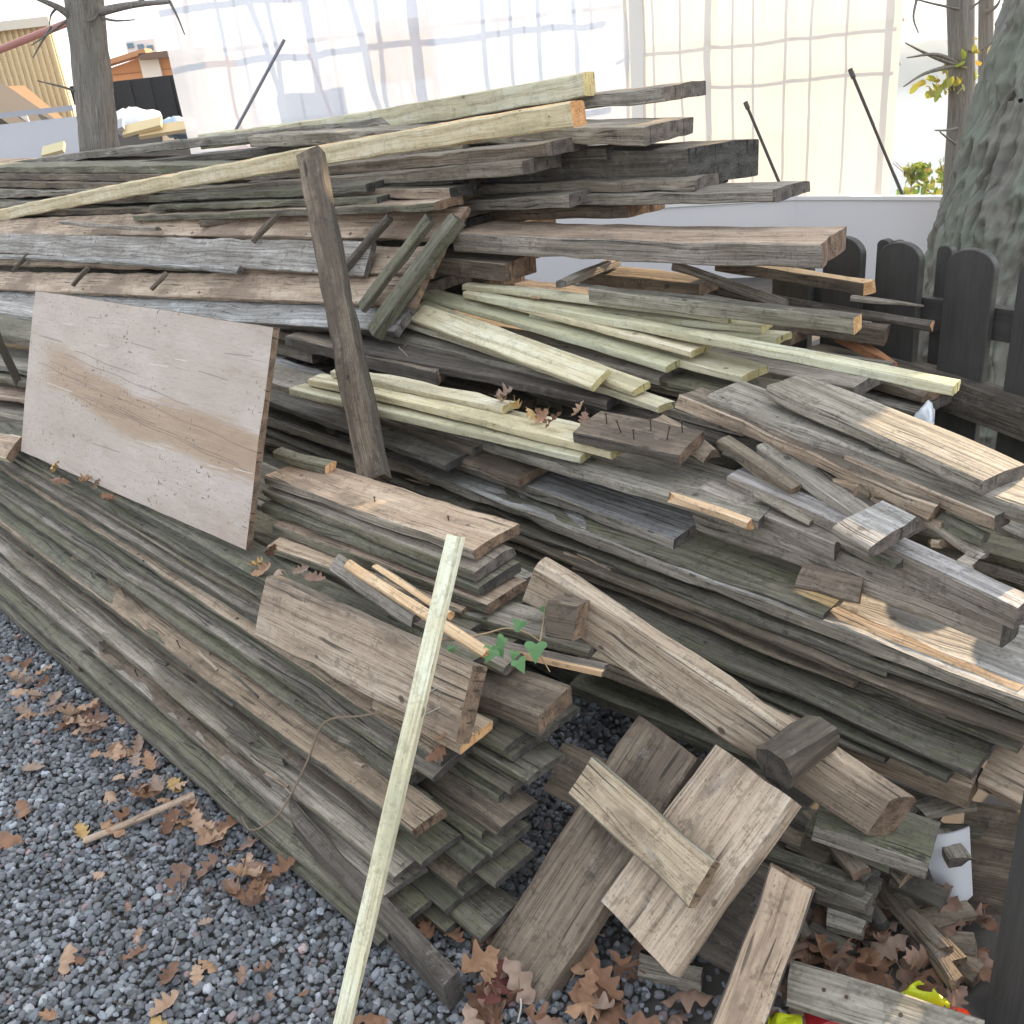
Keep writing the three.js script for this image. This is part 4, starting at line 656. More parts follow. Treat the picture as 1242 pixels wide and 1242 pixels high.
// ---- right shoulder: loose planks
{
  const E = (x, y, l = 0) => [x, y, 's', 'E', l];
  const J = (x0, y0, l0, x1, y1, l1, op, lab, nm, c) => board(E(x0, y0, l0), E(x1, y1, l1), op, lab, null, nm, c);
  J(928, 468, 0.16, 1192, 584, 0.2, { m: 'grey', w: 0.13, t: 0.035, ch: 0.006 }, 'clean grey plank lying on top by the picket fence');
  J(857, 478, 0.1, 1262, 624, 0.12, { m: 'grey', e: 'grey', w: 0.13, t: 0.04, ch: 0.006 }, 'thick grey plank right under the topmost one by the fence');
  J(815, 478, 0.06, 1136, 616, 0.08, { m: 'brown', e: 'tan', w: 0.09, t: 0.038, br1: 0.04, br0: 0.05, wear: 0.004 }, 'rough broken brown plank below the two grey planks');
  J(1022, 552, 0.08, 1208, 628, 0.1, { m: 'grey', e: 'tan', w: 0.06, t: 0.035 }, 'narrow grey plank squeezed under the two by the fence');
  J(880, 576, 0.0, 1234, 738, 0.06, { m: 'blue', e: 'grey', w: 0.06, t: 0.05 }, 'bluish squared rail ending at the right of the heap', 'squared_rail', 'rail');
  J(846, 592, -0.02, 1012, 660, 0.0, { m: 'grey', w: 0.06, t: 0.04 }, 'grey rail lying left beside the bluish one', 'squared_rail', 'rail');
  J(835, 608, -0.07, 1222, 748, -0.06, { m: 'moss', e: 'grey', w: 0.06, t: 0.075, br0: 0.08, ch: 0.01 }, 'heavy grey beam with rotted left end', 'rotted_beam', 'beam');
  J(600, 540, 0.02, 920, 630, 0.02, { m: 'grey', e: 'grey', w: 0.1, t: 0.028, br1: 0.02 }, 'grey board behind the freshly split pale edge');
  J(640, 530, -0.05, 1060, 668, -0.05, { m: 'grey', w: 0.16, t: 0.03 }, 'grey board under the rails at the right shoulder');
  J(806, 598, 0.04, 912, 632, 0.035, { m: 'fresh', e: 'fresh', tint: [1.08, 1.16, 1.25], w: 0.02, t: 0.022, br0: 0.05, br1: 0.03, wear: 0.003 }, 'pale split sliver on the edge of a grey board', 'splinter', 'splinter');
  { const m = boardMesh(pt(E(872, 530, 0.05)), pt(E(960, 592, 0.03)), { m: 'brown', w: 0.035, t: 0.03, wear: 0.004 }); delete m.userData.dim; thing(m, 'bark_stick', 'rough reddish stick slanting below the broken plank', 'stick'); }
  { const m = boardMesh(pt(E(918, 540, 0.04)), pt(E(1040, 625, 0.03)), { m: 'grey', w: 0.045, t: 0.03 }); delete m.userData.dim; thing(m, 'grey_stick', 'grey stick slanting towards the pale cross block', 'stick'); }
  { const m = facing([[1013, 640], [1055, 668], [1112, 626], [1066, 604]], pt(E(1060, 635, 0.16)), V(-0.05, 1, 0.15), { m: 'blue', e: 'grey', t: 0.03 }); delete m.userData.dim; thing(m, 'cross_block', 'pale grey block lying crosswise over the rails', 'block'); }
  { const m = facing([[972, 713], [1052, 735], [1044, 697], [964, 679]], atH(1010, 705, 0.6), V(-0.5, 0.7, 0.6), { m: 'brown', t: 0.02, br1: 0.02, br0: 0.012 }); delete m.userData.dim; thing(m, 'broken_block', 'small broken brown block lying on the bluish grey board', 'block'); }
  for (let i = 0; i < 14; i++) { const x = rr(780, 1180), y = 500 + (x - 780) * 0.36 + rr(-10, 70), l = rr(25, 95), s = rr(0.15, 0.75), mm = pick(['grey', 'dark', 'brown', 'grey', 'tan', 'slime']); board(E(x, y, rr(-0.02, 0.05)), E(x + l, y + l * s, rr(-0.02, 0.05)), { m: mm, w: rr(0.02, 0.06), t: rr(0.01, 0.028), br0: 0.02, br1: 0.03, wear: 0.003, roll: rr(-15, 20) }, `small broken ${LOOK[mm]} offcut among the loose planks of the right shoulder`, 'offcuts on the right shoulder', 'offcut', 'offcut'); }
  // behind, towards the fence
  const K = (x0, y0, h0, x1, y1, h1, op, lab, nm, c) => board([x0, y0, h0], [x1, y1, h1], op, lab, null, nm, c);
  K(866, 316, 0.98, 1054, 345, 0.96, { m: 'fresh', e: 'brown', w: 0.05, t: 0.035, br1: 0.04 }, 'broken fresh yellow plank under the thick tan plank end');
  K(812, 326, 1.0, 950, 374, 0.92, { m: 'grey', w: 0.03, t: 0.02, roll: 50 }, 'thin grey lath slanting below the broken yellow plank', 'grey_lath', 'lath');
  K(700, 330, 0.97, 850, 345, 0.95, { m: 'brown', w: 0.12, t: 0.04 }, 'brown board lying under the thick tan plank');
  K(850, 345, 0.92, 1134, 392, 0.86, { m: 'dark', w: 0.03, t: 0.03, ch: 0.01, br1: 0.03, end: 'fresh' }, 'dark pole with a splintered tip reaching the pickets', 'dark_pole', 'pole');
  K(1030, 360, 0.88, 1118, 370, 0.87, { m: 'grey', w: 0.03, t: 0.015, taper1: 0.9 }, 'pointed grey splinter above the dark pole', 'splinter', 'splinter');
  K(960, 385, 0.84, 1074, 400, 0.82, { m: 'brown', w: 0.06, t: 0.05 }, 'short dark block end beside the dark pole', 'block_end', 'block');
  K(1012, 402, 0.78, 1080, 440, 0.74, { m: 'fresh', w: 0.04, t: 0.03, br0: 0.05, taper1: 0.6, tint: [0.75, 0.5, 0.42] }, 'split reddish piece of wood above the topmost grey plank', 'split_piece', 'splinter');
  K(960, 430, 0.72, 1120, 480, 0.68, { m: 'brown', w: 0.16, t: 0.03 }, 'brown board under the longest pale batten');
  K(1000, 470, 0.66, 1115, 500, 0.64, { m: 'grey', w: 0.2, t: 0.03 }, 'grey board end behind the topmost grey plank');
  for (const [x0, y0, x1, y1, h] of [[1040, 590, 1250, 690, 0.5], [1080, 620, 1250, 715, 0.46], [1120, 600, 1260, 660, 0.54], [1100, 650, 1260, 745, 0.42], [900, 560, 1100, 640, 0.6]]) board([x0, y0, h], [x1, y1, h - 0.02], { m: 'grey', w: 0.14, t: 0.035 }, 'grey board in the hollow beside the picket fence', 'grey boards beside the fence');
  for (let i = 0; i < 12; i++) { const h = 0.36 + i * 0.042; const f = boardMesh(AO(-0.5, -1.4 - (i % 3) * 0.24, h), AO(2.2 + rr(-0.2, 0.35), -1.38 - (i % 3) * 0.24, h - 0.02), { m: pick(['grey', 'moss', 'brown']), w: 0.24, t: 0.04 }); delete f.userData.dim; thing(f, 'weathered_board', 'weathered board deep inside the right half of the heap', 'board', 'boards deep inside the heap'); }
}
{ // thin splinters lying about the heap
  const E2 = (x, y, s, l) => [x, y, 's', s, l];
  for (let i = 0; i < 16; i++) { const x = rr(430, 760), y = rr(560, 640) + (x - 430) * 0.3, l = rr(20, 60); board(E2(x, y, 'U', 0.02), E2(x + l, y + l * rr(0.2, 0.6), 'U', 0.02), { m: pick(['grey', 'tan', 'dark']), w: rr(0.006, 0.016), t: rr(0.004, 0.009), br0: 0.02, br1: 0.02 }, 'thin splinter caught on the face of the middle stack', 'splinters on the middle stack', 'splinter', 'splinter'); }
  for (let i = 0; i < 14; i++) { const x = rr(60, 480), y = 640 + x * 0.62 + rr(0, 110), l = rr(12, 40); board(E2(x, y, 'A', 0.03), E2(x + l, y + l * rr(0.4, 1), 'A', 0.03), { m: pick(['grey', 'tan', 'dark']), w: rr(0.005, 0.012), t: rr(0.003, 0.007), br0: 0.02, br1: 0.02 }, 'thin splinter caught on the face of the low stack', 'splinters on the low stack', 'splinter', 'splinter'); }
}
// ---- plywood, leaning post, tan plank, batten
{
  const Br = atH(296, 669, 0.525), n = V(-0.65, 0.39, 0.64);
  const w = 1024, h = 512, st = rng(5), scr = []; for (let i = 0; i < 16; i++) scr.push([st(), st(), 0.02 + 0.12 * st(), (st() - 0.5) * 0.25, st()]);
  const crk = []; for (let i = 0; i < 13; i++) crk.push([st() * 0.6, 0.42 + 0.3 * st(), 0.15 + 0.45 * st()]);
  const base = lin('#b8ac9f'), tanc = lin('#a98d6d'), dk = lin('#5b4d45'), wh = lin('#d9d4ce');
  const fibre = (u, v) => vn(u * 20, v * 200, 20, 200, 71);
  const pm = noiseTex(w, h, (u, v) => {
    let c = mix3(base, lin('#a89a90'), clamp(fbm(u, v, 4, 72) * 1.2 - 0.3)); c = mix3(c, lin('#c4b9b4'), clamp(fbm(u, v, 7, 74) * 1.6 - 0.75));
    const band = Math.abs(v - (0.5 - 0.17 * (u - 0.4) + 0.07 * (vn(u * 5, 0.5, 5, 1, 73) - 0.5))); const bw = 0.1 + 0.09 * vn(u * 9, v * 5, 9, 5, 75);
    c = mix3(c, mix3(tanc, dk, 0.35 * fibre(u, v)), (1 - sstep(bw * 0.55, bw, band + 0.05 * (fibre(u, v) - 0.5))) * 0.75 * sstep(0.02, 0.2, u));
    const sp = vn(u * 160, v * 90, 160, 90, 76), cl = fbm(u, v, 6, 77); c = mix3(c, dk, sstep(0.86, 0.93, sp) * sstep(0.42, 0.6, cl) * 0.8);
    c = mix3(c, lin('#937a66'), sstep(0.52, 0.8, fbm(u, v, 9, 78)) * 0.25); c = mix3(c, dk, 0.16 * sstep(0.6, 0.9, vn(u * 70, v * 300, 70, 300, 79)));
    for (const [a, b, l] of crk) { const du = u - a; if (du > 0 && du < l) { const d = Math.abs(v - b + du * 0.17 - 0.004 * Math.sin(du * 30)); if (d < 0.003) c = mix3(c, dk, 0.8 * (1 - d / 0.003)); } }
    for (const [a, b, l, s, k] of scr) { const du = u - a; if (du > 0 && du < l) { const d = Math.abs(v - b - du * s); if (d < 0.0035) c = mix3(c, k < 0.45 ? wh : dk, 0.75 * (1 - d / 0.0035)); } }
    return c;
  });
  const m = facing([[24, 545], [296, 669], [336, 395], [44, 354]], Br, n, { m: 'tan', e: 'brown', t: 0.018, ch: 0.0015, twist: 0, bow: 0.004, cup: 0.003, wear: 0.0006, erode: 0.3 });
  const g = m.geometry, [L, W] = m.userData.dim, p = g.attributes.position, uv = g.attributes.uv;
  const faceMat = new THREE.MeshStandardMaterial({ map: pm, roughness: 0.55, bumpMap: M.tan.bumpMap, bumpScale: 0.0006 });
  const nTop = (Math.max(2, Math.min(6, Math.round(W / 0.035))) + 1) * 2 * (Math.max(3, Math.min(56, Math.round(L / 0.075))) + 1);
  for (let i = 0; i < nTop; i++) uv.setXY(i, p.getX(i) / L, 1 + p.getZ(i) / W > 1 ? 0 : -p.getZ(i) / W);
  m.material = [faceMat, M.brown, END.tan]; delete m.userData.dim;
  thing(m, 'plywood_sheet', 'pinkish grey scuffed plywood sheet leaning on the heap', 'plywood');
}
{ const A = atH(449, 583, 0.62), B = atOut(372, 181, -1.2); const m = boardMesh(A, B, { m: 'brown', e: 'dark', w: 0.085, t: 0.05, n: V(-0.25, 0.25, 1), c: 1, wear: 0.003, ch: 0.004, tint: [0.74, 0.74, 0.74] }); delete m.userData.dim; thing(m, 'leaning_post', 'dark cracked post leaning upright against the heap', 'post'); }
{ const m = facing([[305, 776], [550, 893], [577, 817], [327, 692]], atH(430, 800, 0.515), V(-0.64, 0.5, 0.6), { m: 'tan', e: 'brown', t: 0.04, ch: 0.003, end: 'tan' }); nails(m, [[0.92, 0.35, 0.035, '', 1.2], [0.9, 0.6, 0.035, '', 1.3]], nailBright); delete m.userData.dim; thing(m, 'tan_plank', 'short wide tan plank leaning on the low stack', 'plank'); }
{ const A = atH(400, 1300, 0.0), C = atH(518, 792, 0.655), B = A.clone().addScaledVector(C.clone().sub(A), 1.285); const m = boardMesh(A, B, { m: 'pale', w: 0.032, t: 0.018, n: V(-0.3, 0.5, 0.8), c: 1, ch: 0.001, wear: 0.0003, bow: 0, crook: 0, erode: 0.2, twist: 0, tint: [1.02, 1.06, 1.08] }); delete m.userData.dim; thing(m, 'pale_batten', 'clean pale green batten leaning upright from the gravel', 'batten'); }
// ---- splinters and bits around the ivy
{
  const K = (x0, y0, h0, x1, y1, h1, op, lab, nm, c) => board([x0, y0, h0], [x1, y1, h1], op, lab, null, nm, c);
  K(395, 690, 0.56, 500, 765, 0.55, { m: 'grey', w: 0.05, t: 0.012, br1: 0.05, br0: 0.05, roll: 40 }, 'grey splintered strip behind the tan plank', 'splinter', 'splinter');
  K(415, 688, 0.585, 590, 800, 0.57, { m: 'fresh', w: 0.025, t: 0.012, br1: 0.08, roll: 30, bow: 0.01 }, 'long fresh splinter crossing behind the pale upright batten', 'splinter', 'splinter');
  K(450, 690, 0.59, 545, 752, 0.58, { m: 'fresh', e: 'grey', w: 0.02, t: 0.012, br1: 0.03, roll: 30 }, 'short fresh splinter above the long one', 'splinter', 'splinter');
  K(440, 710, 0.535, 715, 790, 0.5, { m: 'grey', e: 'moss', w: 0.1, t: 0.025 }, 'grey board end carrying the ivy sprig');
  K(470, 745, 0.52, 610, 812, 0.5, { m: 'grey', e: 'moss', w: 0.07, t: 0.025, ch: 0.008 }, 'rounded grey stick end under the ivy');
  K(560, 775, 0.5, 735, 815, 0.49, { m: 'grey', e: 'fresh', w: 0.03, t: 0.02, br1: 0.04 }, 'splintered stick end right of the ivy');
  K(480, 800, 0.47, 655, 870, 0.45, { m: 'brown', w: 0.12, t: 0.05, nails: [[0.95, 0.5, 0.04, 'b']], nailMat: nailBright }, 'dark squared beam end with nails below the ivy', 'squared_beam', 'beam');
  K(450, 850, 0.45, 560, 908, 0.425, { m: 'tan', w: 0.1, t: 0.022, end: 'fresh' }, 'tan board end under the right end of the tan plank');
  { const m = facing([[655, 772], [692, 776], [705, 737], [668, 726]], atH(680, 752, 0.6), V(-0.4, 0.35, 0.8), { m: 'brown', t: 0.07, ch: 0.004 }); delete m.userData.dim; thing(m, 'square_block', 'square brown block leaning on the big beam beside the ivy', 'block'); }
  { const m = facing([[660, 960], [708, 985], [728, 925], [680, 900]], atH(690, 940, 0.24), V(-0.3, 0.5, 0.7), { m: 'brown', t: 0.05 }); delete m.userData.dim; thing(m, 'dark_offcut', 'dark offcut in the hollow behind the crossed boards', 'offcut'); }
}
// ---- big beam and the crossed boards in front
{
  { const A = atH(648, 683, 0.66), B = atH(1096, 978, 0.36); const m = boardMesh(A, B, { m: 'tan', e: 'tan', w: 0.055, t: 0.105, roll: -10, ch: 0.008, wear: 0.003, skew1: 0.02, bow: 0 }); delete m.userData.dim; thing(m, 'big_beam', 'long thick brown beam slanting down in front of the middle stack', 'beam'); }
  { const A = atH(938, 936, 0.43), B = atH(1000, 890, 0.45); const m = boardMesh(A, B, { m: 'dark', end: 'dark', tint: [0.9, 0.85, 0.8], w: 0.075, t: 0.075, n: V(-0.2, 1, 0.3), c: 1, ch: 0.02, wear: 0.005 }); m.position.y += 0.035; delete m.userData.dim; thing(m, 'charred_stub', 'charred square beam stub lying across the big beam', 'beam'); }
  const g = new THREE.Group(), n = V(-0.53, 0.76, 0.38), P = atH(640, 1190, 0.03);
  const add = (c, point, o, nm, nl) => { const m = facing(c, point, n, o); if (nl) nails(m, nl, nailBright); delete m.userData.dim; m.name = nm; g.add(m); return m; };
  const up = (d) => P.clone().addScaledVector(n.clone().normalize(), d);
  add([[652, 1226], [845, 915], [771, 866], [588, 1146]], up(0), { m: 'brown', w: 0.2, t: 0.045, ch: 0.005 }, 'board', [[0.1, 0.02, 0.02, 'b'], [0.3, 0.02, 0.02, 'b']]);
  add([[818, 1178], [968, 965], [862, 905], [722, 1098]], up(0.006), { m: 'tan', w: 0.2, t: 0.04, ch: 0.005 }, 'board');
  add([[842, 1103], [697, 966], [727, 920], [877, 1050]], up(0.034), { m: 'tan', e: 'grey', w: 0.1, t: 0.026, tint: [1, 1.05, 0.98] }, 'crosspiece', [[0.75, 0.4, 0.006], [0.72, 0.55, 0.008], [0.1, 0.5, 0.004], [0.35, 0.3, 0.006]]);
  thing(g, 'crossed_boards', 'two wide brown boards nailed together by a pale crosspiece', 'frame');
  { const m = facing([[925, 1262], [985, 1082], [938, 1047], [850, 1262]], atH(890, 1250, 0.1), V(-0.3, 0.62, 0.75), { m: 'tan', e: 'dark', w: 0.1, t: 0.04  }); delete m.userData.dim; thing(m, 'clean_plank', 'clean light plank standing on end beside the coloured bags', 'plank'); }
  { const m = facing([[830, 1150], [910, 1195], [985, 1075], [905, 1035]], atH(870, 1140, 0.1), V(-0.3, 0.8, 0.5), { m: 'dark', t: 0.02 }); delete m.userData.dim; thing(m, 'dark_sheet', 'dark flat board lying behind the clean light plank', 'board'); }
  board([950, 1212, 0.12], [1190, 1292, 0.12], { m: 'grey', w: 0.07, t: 0.03, roll: 20, nails: [[0.2, 0.5, 0.003], [0.32, 0.5, 0.003], [0.6, 0.5, 0.003], [0.75, 0.4, 0.003]] }, 'grey board with nail holes lying above the coloured bags');
  // rubble of short ends at lower right
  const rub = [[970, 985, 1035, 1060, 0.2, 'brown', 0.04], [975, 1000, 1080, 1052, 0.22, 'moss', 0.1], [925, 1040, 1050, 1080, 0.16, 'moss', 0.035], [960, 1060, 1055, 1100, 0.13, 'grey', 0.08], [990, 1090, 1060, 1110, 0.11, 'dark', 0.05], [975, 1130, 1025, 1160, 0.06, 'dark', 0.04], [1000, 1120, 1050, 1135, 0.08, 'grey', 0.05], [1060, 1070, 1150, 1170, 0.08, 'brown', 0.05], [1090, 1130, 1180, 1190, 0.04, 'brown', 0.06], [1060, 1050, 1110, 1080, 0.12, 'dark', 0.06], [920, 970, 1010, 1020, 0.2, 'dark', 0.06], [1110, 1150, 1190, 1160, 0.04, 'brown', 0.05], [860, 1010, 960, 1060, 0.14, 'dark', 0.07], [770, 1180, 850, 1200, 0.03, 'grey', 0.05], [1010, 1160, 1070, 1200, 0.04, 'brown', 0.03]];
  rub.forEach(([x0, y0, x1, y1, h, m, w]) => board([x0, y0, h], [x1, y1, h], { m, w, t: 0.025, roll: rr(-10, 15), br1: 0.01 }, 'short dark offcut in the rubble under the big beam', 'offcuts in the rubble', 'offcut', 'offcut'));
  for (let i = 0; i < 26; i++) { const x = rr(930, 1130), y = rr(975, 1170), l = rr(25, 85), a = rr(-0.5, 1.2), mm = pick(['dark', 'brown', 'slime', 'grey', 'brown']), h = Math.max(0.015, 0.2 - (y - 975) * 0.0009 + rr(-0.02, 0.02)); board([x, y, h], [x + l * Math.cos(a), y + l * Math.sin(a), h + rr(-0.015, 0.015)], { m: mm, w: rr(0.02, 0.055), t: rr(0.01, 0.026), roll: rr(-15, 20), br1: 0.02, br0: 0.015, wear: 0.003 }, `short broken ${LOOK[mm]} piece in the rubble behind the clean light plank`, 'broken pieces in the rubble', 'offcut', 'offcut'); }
  { const m = facing([[1158, 1105], [1262, 1125], [1262, 990], [1178, 975]], atH(1200, 1090, 0.03), V(-0.5, 0.35, 0.75), { m: 'brown', t: 0.02 }); delete m.userData.dim; thing(m, 'leaning_board', 'broad brown board leaning behind the white plastic', 'board'); }
  board([985, 1000, 0.27], [1130, 1050, 0.25], { m: 'moss', e: 'grey', w: 0.12, t: 0.04 }, 'broad board end under the lower end of the big beam');
}

// ------------------------------------------------------------------ small things
{ // curved white plastic piece and coloured bags
  const s = []; const A = atH(1112, 1010, 0.22), B = atH(1176, 1003, 0.22), C = atH(1180, 1086, 0.05), Dd = atH(1142, 1098, 0.04);
  const pos = [], ix = [], nx = 14, ny = 8; for (let j = 0; j <= ny; j++) for (let i = 0; i <= nx; i++) { const u = i / nx, v = j / ny, p = A.clone().lerp(B, u).lerp(Dd.clone().lerp(C, u), v); const bulge = 0.014 * Math.sin(u * Math.PI) ; p.add(V(-0.3 * bulge, 0.2 * bulge, bulge)); pos.push(p.x, p.y, p.z); }
  const n0 = pos.length / 3; for (let k = 0; k < n0; k++) pos.push(pos[k * 3] + 0.001, pos[k * 3 + 1] - 0.001, pos[k * 3 + 2] - 0.0035);
  for (let j = 0; j < ny; j++) for (let i = 0; i < nx; i++) { const a = j * (nx + 1) + i, b = a + 1, c = a + nx + 1, d = c + 1; ix.push(a, c, b, b, c, d, a + n0, b + n0, c + n0, b + n0, d + n0, c + n0); }
  const g = new THREE.BufferGeometry(); g.setAttribute('position', new THREE.Float32BufferAttribute(pos, 3)); g.setIndex(ix); g.computeVertexNormals();
  const m = new THREE.Mesh(g, plain(0xc9ccd2, 0.45, { side: THREE.DoubleSide })); thing(m, 'plastic_piece', 'curved white plastic piece standing in the leaf litter', 'plastic');
  const bag = (outline, h, col, lab) => {
    const q = outline.map(([x, y, dh]) => atH(x, y, h + (dh || 0))), c = q.reduce((a, b) => a.add(b), V(0, 0, 0)).multiplyScalar(1 / q.length); c.y += 0.025; const P = [], I = []; const n = q.length, rings = 5;
    for (let k = 0; k <= rings; k++) for (let i = 0; i < n * 3; i++) { const f = i / 3, a = q[Math.floor(f) % n], b = q[(Math.floor(f) + 1) % n], e = a.clone().lerp(b, f % 1), p = e.lerp(c, k / rings); p.y += 0.012 * sn3(p.x * 40, p.z * 40, k) * (k < rings ? 1 : 0) + 0.01 * Math.sin(k / rings * 3.1); P.push(p.x, p.y, p.z); }
    const w = n * 3; for (let k = 0; k < rings; k++) for (let i = 0; i < w; i++) { const a = k * w + i, b = k * w + (i + 1) % w; I.push(a, b, a + w, b, b + w, a + w); }
    const g2 = new THREE.BufferGeometry(); g2.setAttribute('position', new THREE.Float32BufferAttribute(P, 3)); g2.setIndex(I); g2.computeVertexNormals();
    thing(new THREE.Mesh(g2, plain(col, 0.35, { side: THREE.DoubleSide })), 'plastic_bag', lab, 'bag');
  };
  bag([[1085, 1216, 0], [1092, 1204, 0.01], [1112, 1192, 0.02], [1135, 1204, 0.01], [1162, 1229, 0], [1120, 1226, 0]], 0.05, 0xc8d222, 'crumpled yellow green bag beside the dark post');
  bag([[1122, 1232, 0], [1150, 1225, 0.01], [1175, 1232, 0], [1182, 1243, 0], [1150, 1262, 0]], 0.05, 0xe8431f, 'bright red orange bag half under the yellow green one');
  bag([[932, 1234, 0], [972, 1235, 0], [975, 1260, 0], [930, 1262, 0]], 0.04, 0xd2dd26, 'scrap of yellow bag under the clean light plank');
  bag([[975, 1232, 0], [1040, 1238, 0], [1050, 1262, 0], [980, 1262, 0]], 0.03, 0xa8242a, 'dark red bag under the grey board with nail holes');
  bag([[1108, 508, 0], [1116, 497, 0.01], [1126, 492, 0.015], [1134, 498, 0.01], [1133, 518, 0], [1120, 512, 0]], 0.63, 0xdfe4ea, 'scrap of white plastic behind the topmost grey plank');
}
// ---- oak leaves
function oakLeaf(curl, seed) {
  const r = rng(seed), n = 28, lobes = 3 + Math.floor(r() * 2), ph = r() * 2; const pos = [], col = [], ix = [], rows = [];
  // outline: width along the midrib swells to lobes that slant forward; five points across
  for (let i = 0; i <= n; i++) {
    const t = i / n, env = Math.pow(Math.sin(Math.PI * Math.pow(clamp(t * 0.97 + 0.03), 0.8)), 0.75) * 0.29;
    const row = [];
    for (const s of [-1, 1]) { const w = 0.5 + 0.5 * Math.sin((t * lobes + 0.12 * s + ph * 0.1) * 6.283 - 1.2); row.push(Math.max(0.012, env * (0.5 + 0.5 * Math.pow(w, 0.8)) * (0.8 + 0.45 * vn(t * lobes + 5, s * 3 + seed, 64, 64, 5)))); }
    rows.push(row);
  }
  for (let i = 0; i <= n; i++) { const t = i / n, [a, b] = rows[i]; for (const z of [-a, -a * 0.5, 0, b * 0.5, b]) { const f = Math.abs(z); pos.push(t + f * 0.1, 0, z); } }
  for (let i = 0; i < n; i++) for (let k = 0; k < 4; k++) { const a = i * 5 + k, b = a + 1, c = a + 5, d = c + 1; ix.push(a, c, b, b, c, d); }
  const k = pos.length / 3; pos.push(0.02, 0, 0.012, 0.02, 0, -0.012, -0.2, 0.05, 0.007, -0.2, 0.05, -0.007); ix.push(k, k + 1, k + 2, k + 1, k + 3, k + 2);
  const bend = 0.35 + 0.5 * r();
  for (let i = 0; i < pos.length / 3; i++) { const x = pos[i * 3], z = pos[i * 3 + 2]; pos[i * 3 + 1] += curl * (z * z * 3.2 + bend * (x - 0.45) * (x - 0.45)) + 0.07 * sn3(x * 4 + seed, z * 5, 1) + 0.03 * sn3(x * 11, z * 12 + seed, 4) - 0.03 * Math.abs(z); const f = 0.75 + 0.35 * vn(x * 9 + 20, z * 9 + 20 + seed, 64, 64, 2); col.push(f, f, f); }
  const g = new THREE.BufferGeometry(); g.setAttribute('position', new THREE.Float32BufferAttribute(pos, 3)); g.setAttribute('color', new THREE.Float32BufferAttribute(col, 3)); g.setIndex(ix); g.computeVertexNormals(); return g;
}
const leafGeos = [0.3, 0.8, -0.6, 1.2, -0.3, 0.6, 1.0, -0.9].map((c, i) => oakLeaf(c, 11 + i));
const leafMats = ['#a27f62', '#8a664d', '#b1937a', '#8c7060', '#b5955f', '#998373', '#75543f'].map((c) => new THREE.MeshPhysicalMaterial({ color: c, roughness: 0.75, vertexColors: true, side: THREE.DoubleSide, transmission: 0.15, thickness: 0 }));
function leaf(p, size, ry, tilt, lab, grp, mat) { const m = new THREE.Mesh(leafGeos[Math.floor(R() * 8)], mat ?? pick(leafMats)); m.scale.setScalar(size); m.position.copy(p); m.rotation.set(rr(-tilt, tilt), ry ?? rr(0, 6.28), rr(-tilt, tilt)); thing(m, 'oak_leaf', lab, 'leaf', grp); }
